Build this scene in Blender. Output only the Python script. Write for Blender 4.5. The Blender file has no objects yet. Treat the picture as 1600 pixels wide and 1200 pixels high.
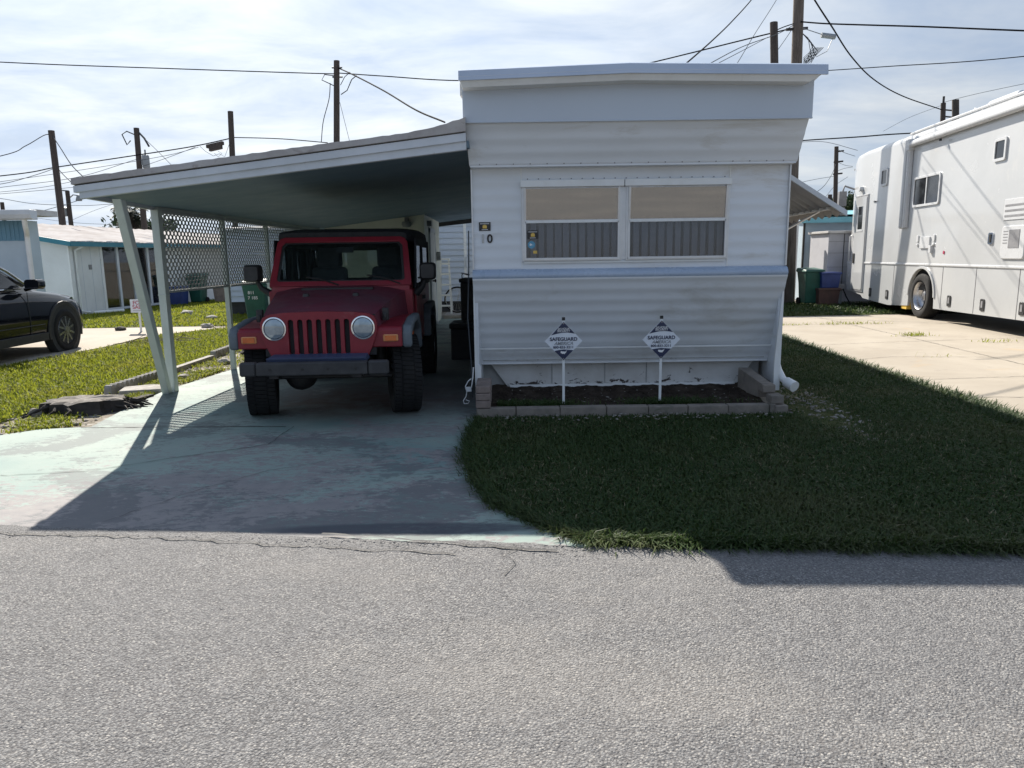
import bpy, bmesh, math, random
import numpy as np
from mathutils import Matrix, Vector

SC = bpy.context.scene
COL = SC.collection
R = math.radians
random.seed(7)

# ------------------------------------------------------------------ camera
cam_d = bpy.data.cameras.new('camera')
cam = bpy.data.objects.new('camera', cam_d)
COL.objects.link(cam)
cam_d.sensor_width = 36.0
cam_d.lens = 36.0 * 1130 / 1600
cam_d.clip_start = 0.05
cam_d.clip_end = 3000
_p = math.atan(200 / 1130)
_r = R(0.8)
_f = Vector((0, math.cos(_p), -math.sin(_p)))
_x = Vector((1, 0, 0))
_u = _x.cross(_f)
_R = math.cos(_r) * _x - math.sin(_r) * _u
_U = math.sin(_r) * _x + math.cos(_r) * _u
cam.matrix_world = Matrix(((_R.x, _U.x, -_f.x, 0), (_R.y, _U.y, -_f.y, 0), (_R.z, _U.z, -_f.z, 1.5), (0, 0, 0, 1)))
SC.camera = cam

# ------------------------------------------------------------------ sky, sun, exposure
SUN_EL, SUN_AZ = R(38.3), R(-22.0)          # azimuth measured from +Y towards +X
SUN_DIR = Vector((math.sin(SUN_AZ) * math.cos(SUN_EL), math.cos(SUN_AZ) * math.cos(SUN_EL), math.sin(SUN_EL)))
W = bpy.data.worlds.new('World')
SC.world = W
W.use_nodes = True
nt = W.node_tree
nt.nodes.clear()
def wn(t, **k):
    n = nt.nodes.new(t)
    for a, b in k.items():
        setattr(n, a, b)
    return n
wo = wn('ShaderNodeOutputWorld')
bg = wn('ShaderNodeBackground')
sky = wn('ShaderNodeTexSky', sky_type='NISHITA')
sky.sun_disc = False
sky.sun_elevation = SUN_EL
sky.sun_rotation = SUN_AZ
sky.air_density = 1.0
sky.dust_density = 1.2
sky.ozone_density = 1.5
tc = wn('ShaderNodeTexCoord')
sep = wn('ShaderNodeSeparateXYZ')
nt.links.new(tc.outputs['Generated'], sep.inputs[0])
zmax = wn('ShaderNodeMath', operation='MAXIMUM'); zmax.inputs[1].default_value = 0.0
nt.links.new(sep.outputs['Z'], zmax.inputs[0])
zadd = wn('ShaderNodeMath', operation='ADD'); zadd.inputs[1].default_value = 0.14
nt.links.new(zmax.outputs[0], zadd.inputs[0])
dx = wn('ShaderNodeMath', operation='DIVIDE'); nt.links.new(sep.outputs['X'], dx.inputs[0]); nt.links.new(zadd.outputs[0], dx.inputs[1])
dy = wn('ShaderNodeMath', operation='DIVIDE'); nt.links.new(sep.outputs['Y'], dy.inputs[0]); nt.links.new(zadd.outputs[0], dy.inputs[1])
cmb = wn('ShaderNodeCombineXYZ'); nt.links.new(dx.outputs[0], cmb.inputs[0]); nt.links.new(dy.outputs[0], cmb.inputs[1])
mp = wn('ShaderNodeMapping'); mp.inputs['Rotation'].default_value = (0, 0, R(12)); mp.inputs['Scale'].default_value = (0.6, 0.95, 1)
nt.links.new(cmb.outputs[0], mp.inputs[0])
n1 = wn('ShaderNodeTexNoise'); n1.inputs['Scale'].default_value = 1.0; n1.inputs['Detail'].default_value = 7; n1.inputs['Roughness'].default_value = 0.56; n1.inputs['Distortion'].default_value = 0.25
nt.links.new(mp.outputs[0], n1.inputs['Vector'])
n2 = wn('ShaderNodeTexNoise'); n2.inputs['Scale'].default_value = 2.1; n2.inputs['Detail'].default_value = 6; n2.inputs['Roughness'].default_value = 0.6; n2.inputs['Distortion'].default_value = 0.35
nt.links.new(mp.outputs[0], n2.inputs['Vector'])
# thin high cloud scatters forward: more white towards the sun's side of the sky
dot = wn('ShaderNodeVectorMath', operation='DOT_PRODUCT'); dot.inputs[1].default_value = SUN_DIR
nrm = wn('ShaderNodeVectorMath', operation='NORMALIZE')
nt.links.new(tc.outputs['Generated'], nrm.inputs[0]); nt.links.new(nrm.outputs[0], dot.inputs[0])
r1 = wn('ShaderNodeMapRange'); r1.inputs['From Min'].default_value = 0.30; r1.inputs['From Max'].default_value = 0.66
r1.inputs['To Min'].default_value = 0.30; r1.inputs['To Max'].default_value = 1.0
nt.links.new(n1.outputs['Fac'], r1.inputs['Value'])
r2 = wn('ShaderNodeMapRange'); r2.inputs['From Min'].default_value = 0.3; r2.inputs['From Max'].default_value = 1.0
r2.inputs['To Min'].default_value = -0.22; r2.inputs['To Max'].default_value = 0.42
nt.links.new(dot.outputs['Value'], r2.inputs['Value'])
ad = wn('ShaderNodeMath', operation='ADD', use_clamp=True)
nt.links.new(r1.outputs[0], ad.inputs[0]); nt.links.new(r2.outputs[0], ad.inputs[1])
cr = wn('ShaderNodeMapRange'); cr.inputs['From Min'].default_value = 0.36; cr.inputs['From Max'].default_value = 0.66
nt.links.new(n2.outputs['Fac'], cr.inputs['Value'])
cc = wn('ShaderNodeMix', data_type='RGBA')
cc.inputs['A'].default_value = (4.7, 5.5, 6.7, 1)
cc.inputs['B'].default_value = (7.3, 7.7, 8.0, 1)
nt.links.new(cr.outputs[0], cc.inputs['Factor'])
hz = wn('ShaderNodeMix', data_type='RGBA')         # blue sky between the clouds
hz.inputs['Factor'].default_value = 0.55
hz.inputs['B'].default_value = (2.8, 4.2, 6.9, 1)
nt.links.new(sky.outputs[0], hz.inputs['A'])
mx = wn('ShaderNodeMix', data_type='RGBA')
zr_ = wn('ShaderNodeMapRange', interpolation_type='SMOOTHSTEP'); zr_.inputs['From Min'].default_value = 0.40; zr_.inputs['From Max'].default_value = 0.85
zr_.inputs['To Min'].default_value = 1.0; zr_.inputs['To Max'].default_value = 0.25
nt.links.new(sep.outputs['Z'], zr_.inputs['Value'])
ml = wn('ShaderNodeMath', operation='MULTIPLY'); nt.links.new(ad.outputs[0], ml.inputs[0]); nt.links.new(zr_.outputs[0], ml.inputs[1])
nt.links.new(ml.outputs[0], mx.inputs['Factor']); nt.links.new(hz.outputs['Result'], mx.inputs['A']); nt.links.new(cc.outputs['Result'], mx.inputs['B'])
gl = wn('ShaderNodeMapRange', interpolation_type='SMOOTHSTEP'); gl.inputs['From Min'].default_value = 0.55; gl.inputs['From Max'].default_value = 1.0
gl.inputs['To Min'].default_value = 0.93; gl.inputs['To Max'].default_value = 1.40
nt.links.new(dot.outputs['Value'], gl.inputs['Value'])
gm = wn('ShaderNodeVectorMath', operation='SCALE'); nt.links.new(mx.outputs['Result'], gm.inputs[0]); nt.links.new(gl.outputs[0], gm.inputs['Scale'])
nt.links.new(gm.outputs[0], bg.inputs['Color'])
bg.inputs['Strength'].default_value = 0.059
nt.links.new(bg.outputs[0], wo.inputs[0])

sl = bpy.data.lights.new('sun', 'SUN')
sl.energy = 5.0
sl.angle = R(0.5)
sl.color = (1.0, 0.93, 0.83)
sun = bpy.data.objects.new('sun', sl)
COL.objects.link(sun)
sun.rotation_euler = (-SUN_DIR).to_track_quat('-Z', 'Y').to_euler()
sun.location = (-10, 25, 30)

SC.view_settings.view_transform = 'Standard'
SC.view_settings.look = 'None'
SC.view_settings.exposure = 0.9
SC.view_settings.gamma = 1.0
SC.cycles.max_bounces = 8
SC.cycles.transparent_max_bounces = 24

# ------------------------------------------------------------------ materials
class NB:
    def __init__(s, name):
        s.m = bpy.data.materials.new(name); s.m.use_nodes = True
        s.t = s.m.node_tree; s.t.nodes.clear()
        s.out = s.n('ShaderNodeOutputMaterial')
        s.b = s.n('ShaderNodeBsdfPrincipled')
        s.l(s.b.outputs[0], s.out.inputs[0])
        s.tc = s.n('ShaderNodeTexCoord')
        s.co = s.tc.outputs['Object']
    def n(s, t, **k):
        n = s.t.nodes.new(t)
        for a, b in k.items(): setattr(n, a, b)
        return n
    def l(s, a, b): s.t.links.new(a, b)
    def noise(s, scale, detail=5, rough=.6, dist=0, sc=(1, 1, 1), off=(0, 0, 0)):
        m = s.n('ShaderNodeMapping'); m.inputs['Scale'].default_value = sc; m.inputs['Location'].default_value = off
        s.l(s.co, m.inputs[0])
        n = s.n('ShaderNodeTexNoise')
        n.inputs['Scale'].default_value = scale; n.inputs['Detail'].default_value = detail
        n.inputs['Roughness'].default_value = rough; n.inputs['Distortion'].default_value = dist
        s.l(m.outputs[0], n.inputs['Vector'])
        return n.outputs['Fac']
    def rng(s, v, a, b, c=0., d=1.):
        r = s.n('ShaderNodeMapRange')
        r.inputs['From Min'].default_value = a; r.inputs['From Max'].default_value = b
        r.inputs['To Min'].default_value = c; r.inputs['To Max'].default_value = d
        s.l(v, r.inputs['Value'])
        return r.outputs[0]
    def mix(s, fac, a, b, mode='MIX'):
        m = s.n('ShaderNodeMix', data_type='RGBA', blend_type=mode)
        for k, v in (('Factor', fac), ('A', a), ('B', b)):
            if isinstance(v, (int, float)): m.inputs[k].default_value = v
            elif isinstance(v, tuple): m.inputs[k].default_value = (*v, 1)
            else: s.l(v, m.inputs[k])
        return m.outputs['Result']
    def math(s, op, a, b=None, clamp=False):
        m = s.n('ShaderNodeMath', operation=op, use_clamp=clamp)
        for i, v in enumerate((a, b)):
            if v is None: continue
            if isinstance(v, (int, float)): m.inputs[i].default_value = v
            else: s.l(v, m.inputs[i])
        return m.outputs[0]
    def near(s, p, rad, soft, sx=1., sy=1.):      # 1 inside an ellipse round point p
        m = s.n('ShaderNodeMapping'); m.inputs['Scale'].default_value = (1 / sx, 1 / sy, 0)
        m.inputs['Location'].default_value = (-p[0] / sx, -p[1] / sy, 0)
        s.l(s.co, m.inputs[0])
        v = s.n('ShaderNodeVectorMath', operation='LENGTH'); s.l(m.outputs[0], v.inputs[0])
        return s.rng(v.outputs['Value'], rad, rad + soft, 1, 0)
    def bump(s, h, strength, dist=.01):
        b = s.n('ShaderNodeBump'); b.inputs['Strength'].default_value = strength; b.inputs['Distance'].default_value = dist
        s.l(h, b.inputs['Height']); s.l(b.outputs[0], s.b.inputs['Normal'])
    def col(s, c):
        if isinstance(c, tuple): s.b.inputs['Base Color'].default_value = (*c, 1)
        else: s.l(c, s.b.inputs['Base Color'])
    def done(s, rough=.6, metal=0, spec=.5, coat=0):
        if isinstance(rough, (int, float)): s.b.inputs['Roughness'].default_value = rough
        else: s.l(rough, s.b.inputs['Roughness'])
        s.b.inputs['Metallic'].default_value = metal
        s.b.inputs['Specular IOR Level'].default_value = spec
        s.b.inputs['Coat Weight'].default_value = coat
        s.b.inputs['Coat Roughness'].default_value = .05
        return s.m

def mat(name, c, c2=None, rough=.6, metal=0, scale=3., lo=.4, hi=.65, bump=0, bscale=60, coat=0, spec=.5, sc=(1, 1, 1), dirt=None, detail=6):
    b = NB(name)
    if c2 is None: c2 = tuple(x * .82 for x in c)
    base = b.mix(b.rng(b.noise(scale, detail, .62, .3, sc), lo, hi), c, c2)
    if dirt:
        dc, dsc, dlo, dhi = dirt
        base = b.mix(b.rng(b.noise(dsc, 8, .7, .6, sc, (7, 3, 1)), dlo, dhi), base, dc)
    b.col(base)
    if bump: b.bump(b.noise(bscale, 5, .6), bump, .004)
    rr = b.rng(b.noise(scale * 2.3, 4), .3, .7, max(.02, rough - .07), min(1, rough + .07))
    return b.done(rr, metal, spec, coat)

def glass(name, tint=(.55, .6, .62), refl=.12, rcol=(1, 1, 1), rough=.01):
    b = NB(name)
    b.t.nodes.remove(b.b)
    tr = b.n('ShaderNodeBsdfTransparent'); tr.inputs[0].default_value = (*tint, 1)
    gl = b.n('ShaderNodeBsdfGlossy'); gl.inputs['Color'].default_value = (*rcol, 1); gl.inputs['Roughness'].default_value = rough
    fr = b.n('ShaderNodeFresnel'); fr.inputs['IOR'].default_value = 1.5
    ad = b.math('ADD', fr.outputs[0], refl, True)
    m = b.n('ShaderNodeMixShader')
    b.l(ad, m.inputs[0]); b.l(tr.outputs[0], m.inputs[1]); b.l(gl.outputs[0], m.inputs[2]); b.l(m.outputs[0], b.out.inputs[0])
    return b.m

MT = {}
MT['white_siding'] = mat('white_siding', (.71, .745, .785), (.66, .69, .715), rough=.42, scale=1.3, dirt=((.50, .485, .44), 2.2, .56, .80), sc=(.5, 1, 2.0))
MT['apron_siding'] = mat('apron_siding', (.70, .735, .775), (.63, .655, .675), rough=.40, scale=1.1, dirt=((.44, .43, .39), 1.7, .54, .80), sc=(.6, 1, 1.6))
MT['fascia_metal'] = mat('fascia_metal', (.50, .565, .645), (.48, .54, .62), rough=.38, scale=.8)
MT['white_trim'] = mat('white_trim', (.76, .78, .78), (.70, .71, .70), rough=.45, scale=4, dirt=((.48, .45, .4), 6, .62, .8))
MT['aluminium'] = mat('aluminium', (.62, .63, .64), (.55, .56, .57), rough=.35, metal=.55, scale=6)
MT['roof_white'] = mat('roof_white', (.60, .59, .58), (.48, .46, .44), rough=.9, spec=.1, scale=2.5, dirt=((.34, .32, .30), 4, .55, .75))
MT['roof_metal_sky_tint'] = mat('roof_metal_sky_tint', (.48, .55, .66), (.42, .49, .6), rough=.32, metal=.15, scale=1.5)
def skirt_mat():
    b = NB('skirting_paint')
    base = b.mix(b.rng(b.noise(3, 7, .65, .3), .4, .65), (.60, .60, .59), (.50, .49, .475))
    sp = b.n('ShaderNodeSeparateXYZ'); b.l(b.co, sp.inputs[0])
    low = b.rng(sp.outputs['Z'], .13, .27, .16, -.02)
    chips = b.math('ADD', b.noise(9, 9, .72, .5, (.55, 1, 1)), low)
    base = b.mix(b.rng(b.noise(1.6, 6, .7, .5, (1, 1, 1), (3, 1, 2)), .5, .72, 0, .6), base, (.42, .40, .36))
    base = b.mix(b.rng(chips, .615, .63), base, (.06, .05, .045))
    b.col(base); b.bump(b.noise(60, 6, .7), .3, .004)
    return b.done(.8, spec=.2)
MT['skirting_paint'] = skirt_mat()
MT['apron_roll_sky_tint'] = mat('apron_roll_sky_tint', (.40, .48, .60), (.33, .41, .53), rough=.28, scale=3, spec=.6, dirt=((.30, .31, .33), 5, .58, .74), sc=(.5, 1, 1))  # blue sky reflection and grime put into the rolled top's colour
MT['skirting_grey'] = mat('skirting_grey', (.30, .31, .31), (.40, .40, .39), rough=.8, scale=4, dirt=((.09, .075, .06), 8, .6, .66))
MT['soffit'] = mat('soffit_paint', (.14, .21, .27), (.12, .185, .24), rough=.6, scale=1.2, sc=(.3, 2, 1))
MT['fascia_white'] = mat('fascia_white', (.60, .64, .69), (.52, .56, .60), rough=.5, scale=2.2, dirt=((.36, .30, .25), 5, .64, .76))
MT['roofing_edge'] = mat('roofing_edge', (.46, .44, .425), (.36, .335, .32), rough=.9, spec=.1, scale=2.5, dirt=((.22, .18, .165), 4, .58, .74))
MT['post_green'] = mat('post_paint', (.55, .60, .57), (.48, .53, .50), rough=.5, scale=3.5, dirt=((.33, .33, .27), 7, .63, .76))
MT['lattice_metal'] = mat('lattice_metal', (.44, .465, .455), (.38, .405, .395), rough=.6, scale=4)
MT['black_plastic'] = mat('black_plastic', (.018, .019, .02), (.028, .028, .03), rough=.5, scale=9)
MT['black_fabric'] = mat('black_fabric', (.014, .016, .02), (.024, .026, .03), rough=.8, scale=14, bump=.3, bscale=220)
MT['rubber'] = mat('rubber', (.008, .008, .009), (.014, .0135, .013), rough=.9, scale=10, bump=.2, bscale=120)
MT['jeep_red'] = mat('jeep_red', (.24, .018, .032), (.185, .016, .028), rough=.38, scale=3, spec=.4, dirt=((.26, .09, .095), 3.2, .6, .82))
MT['jeep_hood'] = mat('jeep_hood', (.13, .026, .044), (.10, .042, .056), rough=.55, scale=2.4, spec=.35, dirt=((.27, .17, .17), 5.5, .64, .74))
MT['flare_grey'] = mat('flare_grey', (.13, .155, .175), (.095, .115, .13), rough=.7, scale=5)
MT['bumper_grey'] = mat('bumper_grey', (.036, .036, .038), (.055, .055, .056), rough=.65, scale=7)
MT['bumper_top_blue'] = mat('bumper_top_blue', (.04, .06, .125), (.035, .05, .10), rough=.6, scale=6)
MT['chrome'] = mat('chrome', (.82, .83, .85), (.75, .76, .78), rough=.08, metal=1, scale=4)
MT['dark_metal'] = mat('dark_metal', (.03, .03, .032), (.05, .045, .042), rough=.6, metal=.4, scale=10)
MT['steel'] = mat('steel', (.5, .5, .51), (.4, .4, .42), rough=.3, metal=.9, scale=8)
MT['amber'] = mat('amber_lens', (.62, .14, .02), (.5, .10, .015), rough=.15, scale=20, coat=.5)
MT['amber_rim'] = mat('amber_rim', (.66, .30, .12), (.6, .26, .10), rough=.3, scale=20)
MT['lamp_lens'] = mat('lamp_lens', (.35, .42, .47), (.22, .28, .33), rough=.06, metal=.55, scale=18, lo=.35, hi=.7, coat=.8)
MT['seat_grey'] = mat('seat_grey', (.11, .12, .135), (.08, .085, .10), rough=.85, scale=8)
MT['windscreen'] = glass('windscreen', (.78, .83, .83), .0)
MT['window_mirror'] = glass('reflective_pane', (.16, .15, .13), .40, (.86, .84, .80), .035)
MT['window_screen'] = glass('screened_pane', (.74, .76, .80), .02, (1, 1, 1), .15)
MT['clear_pane'] = glass('clear_pane', (.92, .94, .96), -.02)
MT['dark_glass'] = mat('dark_glass', (.012, .014, .017), (.02, .022, .025), rough=.05, scale=2, spec=.7)
MT['curtain'] = mat('curtain', (.50, .50, .50), (.44, .44, .45), rough=.9, scale=9)
MT['pale_curtain'] = mat('pale_curtain', (.78, .79, .80), (.68, .69, .70), rough=.9, scale=9)
MT['interior'] = mat('interior_dark', (.03, .032, .035), (.045, .045, .045), rough=.9)
MT['black_decal'] = mat('black_decal', (.012, .012, .014), rough=.35)
MT['yellow_decal'] = mat('yellow_decal', (.72, .48, .10), rough=.4)
MT['white_decal'] = mat('white_decal', (.82, .82, .82), rough=.4)
MT['blue_decal'] = mat('blue_decal', (.10, .33, .50), rough=.4)
MT['faded_decal'] = mat('faded_decal', (.42, .43, .42), (.52, .53, .52), rough=.5, scale=60)
MT['navy'] = mat('navy_print', (.018, .028, .075), (.024, .034, .085), rough=.35, scale=14)
MT['sign_white'] = mat('sign_white', (.74, .78, .84), (.70, .74, .80), rough=.35, scale=10)
MT['grey_print'] = mat('grey_print', (.30, .32, .35), rough=.4)
MT['red_print'] = mat('red_print', (.45, .03, .09), rough=.4)
MT['rv_white'] = mat('motorhome_white', (.50, .51, .515), (.46, .47, .475), rough=.22, scale=.6, coat=.25, dirt=((.60, .58, .54), 1.4, .6, .9))
MT['rv_trim'] = mat('motorhome_trim', (.58, .59, .60), (.54, .55, .56), rough=.3, scale=3)
MT['rv_grey'] = mat('motorhome_grey', (.20, .20, .21), (.26, .26, .27), rough=.5, scale=6)
MT['seam'] = mat('dark_seam', (.05, .05, .05), rough=.8)
MT['suv_paint'] = mat('black_car_paint', (.006, .007, .011), (.009, .010, .014), rough=.10, scale=2, coat=.15, spec=.35)
MT['suv_cladding'] = mat('car_cladding', (.022, .022, .024), (.03, .03, .032), rough=.6, scale=9)
MT['rim_grey'] = mat('alloy_rim', (.30, .31, .33), (.24, .25, .27), rough=.3, metal=.85, scale=9)
MT['teal_trim'] = mat('teal_trim', (.025, .19, .25), (.02, .165, .22), rough=.5, scale=3)
MT['house_white'] = mat('house_white', (.70, .72, .72), (.63, .645, .64), rough=.6, scale=1.2, dirt=((.48, .47, .44), 3, .62, .82))
MT['house_blue'] = mat('house_blue', (.42, .60, .68), (.38, .55, .63), rough=.6, scale=1.6)
MT['house_blue_band'] = mat('house_blue_band', (.14, .29, .40), (.12, .25, .35), rough=.6, scale=2, sc=(8, 8, .4))
MT['pale_blue_wall'] = mat('pale_blue_wall', (.47, .565, .64), (.42, .51, .58), rough=.6, scale=1.5)
MT['teal_roof'] = mat('teal_roof', (.20, .48, .55), (.17, .42, .49), rough=.5, scale=2)
MT['metal_roof'] = mat('old_metal_roof', (.43, .41, .40), (.33, .30, .285), rough=.9, spec=.08, scale=1.4, sc=(1, .4, 1), dirt=((.30, .24, .22), 2.6, .56, .74))
MT['cream_wall'] = mat('cream_wall', (.58, .61, .55), (.52, .55, .50), rough=.65, scale=1.5)
MT['lap_white'] = mat('lap_siding', (.50, .56, .64), (.46, .52, .60), rough=.5, scale=1.6)
MT['block_grey'] = mat('painted_panel', (.50, .50, .53), (.44, .44, .47), rough=.7, scale=2)
MT['concrete_block'] = mat('concrete_block', (.24, .21, .18), (.17, .15, .13), rough=.9, scale=7, bump=.6, bscale=110, dirt=((.11, .115, .085), 5, .56, .74))
MT['concrete_block_red'] = mat('concrete_block_pink', (.27, .215, .19), (.20, .16, .14), rough=.9, scale=7, bump=.6, bscale=110, dirt=((.12, .115, .09), 5, .58, .74))
MT['old_concrete'] = mat('old_concrete', (.36, .34, .31), (.25, .235, .21), rough=.95, scale=8, bump=.6, bscale=60, dirt=((.08, .075, .06), 6, .58, .72))
MT['pole_wood'] = mat('weathered_pole_wood', (.085, .07, .06), (.15, .13, .112), rough=.9, scale=6, sc=(6, 6, .35), bump=.5, bscale=30)
MT['pole_dark'] = mat('dark_pole_wood', (.045, .037, .034), (.075, .062, .055), rough=.9, scale=6, sc=(6, 6, .35))
MT['wire'] = mat('cable_black', (.012, .012, .014), rough=.9, spec=.05)
MT['wire_grey'] = mat('cable_grey', (.08, .09, .10), rough=.9, spec=.05)
MT['transformer'] = mat('transformer_grey', (.25, .28, .30), (.20, .22, .24), rough=.5, scale=4)
MT['bin_green'] = mat('bin_green', (.018, .10, .075), (.014, .08, .06), rough=.5, scale=5)
MT['bin_blue'] = mat('bin_blue', (.025, .05, .20), (.02, .04, .16), rough=.5, scale=5)
MT['crate_brown'] = mat('crate_brown', (.10, .055, .05), (.075, .045, .042), rough=.7, scale=5)
MT['cabinet_dark'] = mat('cabinet_dark', (.022, .022, .026), (.035, .034, .036), rough=.6, scale=5)
MT['stump_wood'] = mat('rotten_wood', (.23, .21, .19), (.12, .105, .09), rough=.95, scale=9, bump=.8, bscale=40, dirt=((.04, .034, .028), 5, .52, .66))
MT['stump_bark'] = mat('rotten_bark', (.03, .026, .023), (.055, .046, .04), rough=.95, scale=9, bump=.8, bscale=30)
MT['pebble'] = mat('white_pebble', (.30, .28, .255), (.17, .16, .14), rough=.85, scale=30)
MT['bike_frame'] = mat('bike_frame', (.55, .57, .60), rough=.35, metal=.3)
MT['leaf_dark'] = mat('palm_leaf', (.020, .034, .018), (.035, .05, .025), rough=.7, scale=3)
MT['leaf_green'] = mat('bush_leaf', (.05, .09, .03), (.035, .065, .022), rough=.7, scale=3)
MT['bark'] = mat('palm_bark', (.09, .075, .06), (.05, .042, .035), rough=.95, scale=9)

# ------------------------------------------------------------------ mesh builder
class MB:
    def __init__(s):
        s.v = []; s.f = []; s.sm = []; s.M = None
    def add(s, vs, fs, smooth=False, M=None):
        o = len(s.v)
        m = M if M is not None else s.M
        if m is not None: vs = [tuple(m @ Vector(p)) for p in vs]
        s.v += [tuple(p) for p in vs]
        s.f += [tuple(i + o for i in f) for f in fs]
        s.sm += [smooth] * len(fs)
        return s
    def box(s, x0, x1, y0, y1, z0, z1, M=None):
        v = [(x0, y0, z0), (x1, y0, z0), (x1, y1, z0), (x0, y1, z0), (x0, y0, z1), (x1, y0, z1), (x1, y1, z1), (x0, y1, z1)]
        return s.add(v, [(3, 2, 1, 0), (4, 5, 6, 7), (0, 1, 5, 4), (1, 2, 6, 5), (2, 3, 7, 6), (3, 0, 4, 7)], False, M)
    def hexa(s, v, M=None):        # 4 bottom, 4 top
        return s.add(v, [(3, 2, 1, 0), (4, 5, 6, 7), (0, 1, 5, 4), (1, 2, 6, 5), (2, 3, 7, 6), (3, 0, 4, 7)], False, M)
    def loft(s, secs, caps=True, closed=True, smooth=False, M=None):
        n = len(secs[0]); v = [p for q in secs for p in q]; f = []
        for i in range(len(secs) - 1):
            for j in range(n if closed else n - 1):
                k = (j + 1) % n
                f.append((i * n + j, i * n + k, (i + 1) * n + k, (i + 1) * n + j))
        if caps and closed:
            f.append(tuple(range(n - 1, -1, -1))); f.append(tuple((len(secs) - 1) * n + j for j in range(n)))
        return s.add(v, f, smooth, M)
    def prism(s, poly, axis, a, b, smooth=False, M=None):
        # poly 2D; axis 'x': poly=(y,z); 'y': (x,z); 'z': (x,y)
        def p3(p, t):
            return (t, p[0], p[1]) if axis == 'x' else ((p[0], t, p[1]) if axis == 'y' else (p[0], p[1], t))
        return s.loft([[p3(p, a) for p in poly], [p3(p, b) for p in poly]], True, True, smooth, M)
    def cyl(s, p0, p1, r0, r1=None, n=10, smooth=True, M=None, caps=True):
        r1 = r0 if r1 is None else r1
        p0 = Vector(p0); p1 = Vector(p1); d = (p1 - p0).normalized()
        a = d.orthogonal().normalized(); b = d.cross(a)
        if abs(d.z) > .99: a = Vector((1, 0, 0)); b = d.cross(a)
        rings = []
        for p, r in ((p0, r0), (p1, r1)):
            rings.append([tuple(p + r * (math.cos(2 * math.pi * i / n) * a + math.sin(2 * math.pi * i / n) * b)) for i in range(n)])
        return s.loft(rings, caps, True, smooth, M)
    def tube(s, pts, r, n=6, M=None, smooth=True):
        pts = [Vector(p) for p in pts]
        rr = r if isinstance(r, (list, tuple)) else [r] * len(pts)
        rings = []; a = None
        for i, p in enumerate(pts):
            d = (pts[min(i + 1, len(pts) - 1)] - pts[max(i - 1, 0)]).normalized()
            if a is None: a = d.orthogonal().normalized()
            a = (a - d * a.dot(d)).normalized(); b = d.cross(a)
            rings.append([tuple(p + rr[i] * (math.cos(2 * math.pi * k / n) * a + math.sin(2 * math.pi * k / n) * b)) for k in range(n)])
        return s.loft(rings, True, True, smooth, M)
    def lathe(s, prof, n=32, M=None, smooth=True, axis='z', cap=False):
        # prof: (r, h) ; revolve round axis
        def p3(r, h, t):
            c, q = r * math.cos(t), r * math.sin(t)
            return (c, q, h) if axis == 'z' else ((h, c, q) if axis == 'x' else (c, h, q))
        v = [p3(r, h, 2 * math.pi * i / n) for (r, h) in prof for i in range(n)]
        f = []
        for i in range(len(prof) - 1):
            for j in range(n):
                k = (j + 1) % n
                f.append((i * n + j, i * n + k, (i + 1) * n + k, (i + 1) * n + j))
        if cap and prof[0][0] > 1e-5: f.append(tuple(range(n - 1, -1, -1)))
        if cap and prof[-1][0] > 1e-5: f.append(tuple((len(prof) - 1) * n + j for j in range(n)))
        return s.add(v, f, smooth, M)
    def grid(s, rows, smooth=True, M=None):
        n = len(rows[0]); v = [p for r in rows for p in r]
        f = [(i * n + j, i * n + j + 1, (i + 1) * n + j + 1, (i + 1) * n + j) for i in range(len(rows) - 1) for j in range(n - 1)]
        return s.add(v, f, smooth, M)
    def mesh(s, me, M=None):       # take over an existing mesh
        v = [tuple(x.co) for x in me.vertices]; f = [tuple(p.vertices) for p in me.polygons]
        return s.add(v, f, False, M)
    def build(s, name, m, parent=None, bevel=0, seg=2, auto=None):
        me = bpy.data.meshes.new(name)
        me.from_pydata(s.v, [], s.f)
        me.polygons.foreach_set('use_smooth', s.sm)
        bm = bmesh.new(); bm.from_mesh(me)
        bmesh.ops.remove_doubles(bm, verts=bm.verts, dist=1e-5)
        bmesh.ops.recalc_face_normals(bm, faces=bm.faces)
        bm.to_mesh(me); bm.free()
        if auto is not None:
            me.shade_smooth()
            me.set_sharp_from_angle(angle=R(auto))
        elif any(s.sm):
            me.set_sharp_from_angle(angle=R(50))
        o = bpy.data.objects.new(name, me)
        COL.objects.link(o)
        if m is not None: me.materials.append(MT[m] if isinstance(m, str) else m)
        if bevel:
            b = o.modifiers.new('bevel', 'BEVEL'); b.width = bevel; b.segments = seg; b.limit_method = 'ANGLE'; b.angle_limit = R(35)
        if parent is not None:
            o.parent = parent
            if parent.get('_w'): o.location = -parent.location
        return o

def tag(o, label=None, cat=None, group=None, kind=None):
    if label: o['label'] = label
    if cat: o['category'] = cat
    if group: o['group'] = group
    if kind: o['kind'] = kind
    return o
WORLD_THINGS = []
def thing(name, label, cat, loc=(0, 0, 0), rz=0, group=None, world=False):
    o = bpy.data.objects.new(name, None); COL.objects.link(o)
    o.location = loc; o.rotation_euler = (0, 0, rz); o.empty_display_size = .2
    if world:
        o['_w'] = 1; WORLD_THINGS.append(o)
    return tag(o, label, cat, group)
def children(o): return [c for c in bpy.data.objects if c.parent == o]
def copy_tree(o, parent=None):
    kids = children(o)
    c = o.copy(); COL.objects.link(c)
    if parent is not None: c.parent = parent
    for k in kids: copy_tree(k, c)
    return c
def struct(name, mb, m): return tag(mb.build(name, m), kind='structure')

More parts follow.
